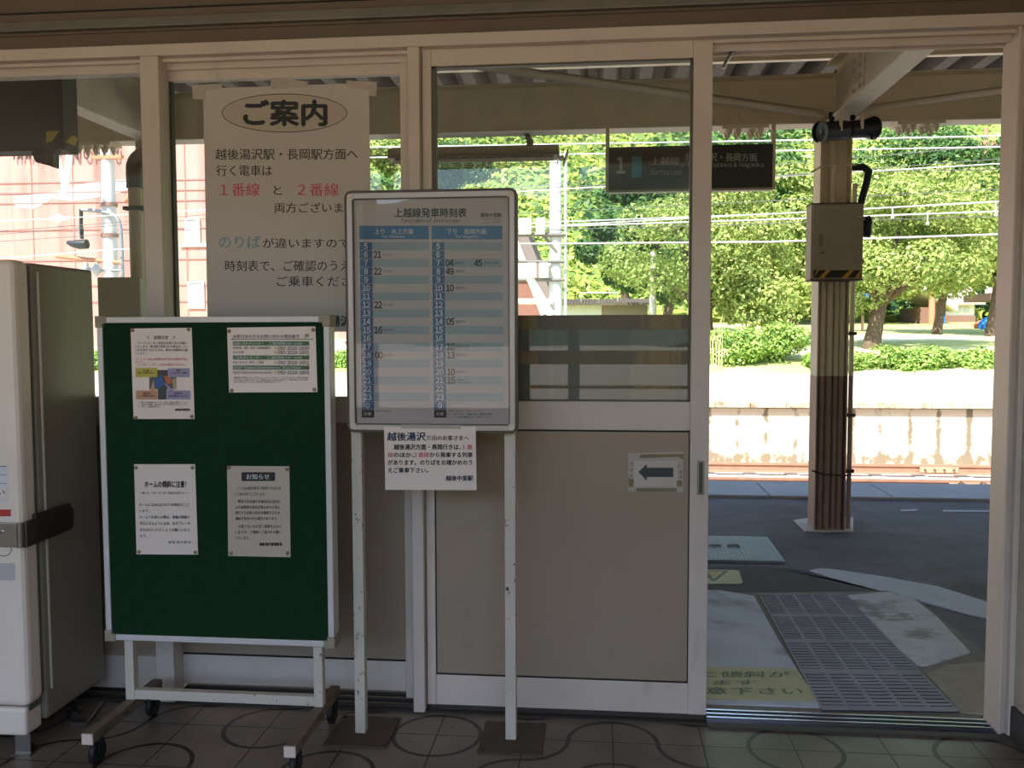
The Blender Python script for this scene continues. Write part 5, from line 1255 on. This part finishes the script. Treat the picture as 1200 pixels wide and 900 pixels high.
pole('slim pale pole standing right of the shed behind the door glass', 764.5, 295, 764.5, 27.5, .11, name='slim_pole')
for xx, yt, yb_, Y, lab in ((1155.5, 150, 0, 56, 'tall brown utility pole on the hillside at the far right'), (1178, 270, 0, 38, 'reddish pole rising behind the shelter at the far right'), (1093, 325, 0, 43, 'thin brown pole above the pale gabled roof')):
    c = atY(xx, yt, Y); o = thing('wooden_pole', lab, 'pole', (c.x, Y, gheight(c.x, Y)))
    MB().tube([(c.x, Y, gheight(c.x, Y)-.2), (c.x, Y, c.z)], .16, 10).build('shaft', mat('brown_pole', srgb(170, 124, 96), .8), o)
    if yt < 200: MB().box((c.x-.9, Y-.1, c.z-1.1), (c.x+.9, Y, c.z-.9)).build('cross_arm', mat('brown_pole', srgb(170, 124, 96), .8), o)

def wire(label, pts, r, m=WIREM, Y=10.6, ext=True):
    """a wire through photo points at depth Y, carried on to both sides"""
    q = [atY(x, y, Y) for x, y in pts]
    if ext:
        d0 = (q[0]-q[1]).normalized(); d1 = (q[-1]-q[-2]).normalized()
        q = [q[0]+d0*(25 if Y > 15 else 3.2)]+q+[q[-1]+d1*25]
    return tag(MB().tube(q, r*.62, 6).build('overhead_wire', m), label, 'wire', 'overhead wires above the tracks')
wire('topmost pale wire crossing just under the canopy beam', [(600, 170), (900, 165), (1190, 159)], .018)
wire('second pale wire from the top, crossing below the black lamp', [(600, 182), (900, 177), (1190, 172)], .018)
wire('thin grey wire crossing above the junction box', [(860, 209), (1020, 201), (1190, 198)], .01, WIRED)
wire('upper pale wire of the bundle passing behind the junction box', [(600, 262), (900, 251), (1190, 235.5)], .016)
wire('middle pale wire of the bundle passing behind the junction box', [(600, 267), (900, 257.5), (1190, 247)], .02)
wire('thin grey lower wire of the bundle passing behind the junction box', [(600, 271), (900, 262), (1190, 252.5)], .01, WIRED)
wire('lone pale contact wire crossing the middle of the view', [(600, 286), (900, 283.5), (1190, 274)], .022)
for x, y0, y1 in ((1046, 243, 255), (1087, 248, 262), (1167, 238, 252), (980, 248, 256)):
    a, b = atY(x, y0, 10.6), atY(x, y1, 10.6); o = tag(MB().tube([a, b], .01, 5).ball(tuple(b), .03, 1).build('wire_dropper', WIREM), 'short dropper joining two wires of the overhead bundle', 'wire dropper', 'droppers on the overhead wires')
for lab, p in (('lowest pale wire with a sag across the red building', [(0, 302), (25, 301), (125, 293), (180, 290)]), ('dark twisted wire across the red building at lamp level', [(0, 283), (150, 273), (190, 271)]), ('pale wire across the red building above the lamp arm', [(0, 259), (70, 256), (190, 249)]),
    ('thin dark wire across the red building just above the lamp head', [(0, 274.5), (150, 263), (190, 260)]), ('thin dark wire across the red building level with the curved arm', [(0, 271), (150, 259.5), (190, 256)])):
    wire(lab, p, (.018 if 'pale' in lab else .014), WHITEB if 'pale' in lab else WIRED, 19, True)
a = atY(69, 256, 18.9); MB  # insulator bead on the pale wire
tag(MB().tube([(a.x-.25, a.y, a.z), (a.x-.08, a.y, a.z), (a.x, a.y, a.z), (a.x+.08, a.y, a.z), (a.x+.3, a.y, a.z)], [.03, .07, .13, .07, .03], 10).build('strain_insulator', WHITEB), 'white insulator bead on the pale wire left of the lamp', 'insulator')

# ================================================================== behind the camera: forecourt and far wooded ridge
struct(bx('ground_forecourt', (-90, -120, -.3), (90, YB-.15, -.01), BACKG))
grid('hill_behind', -150, 150, 60, -190, -75, 30, lambda x, y: max(-1, (-y-80)*.32+5*math.sin(x*.05)+3*math.sin(x*.17+y*.1)), HILLB)
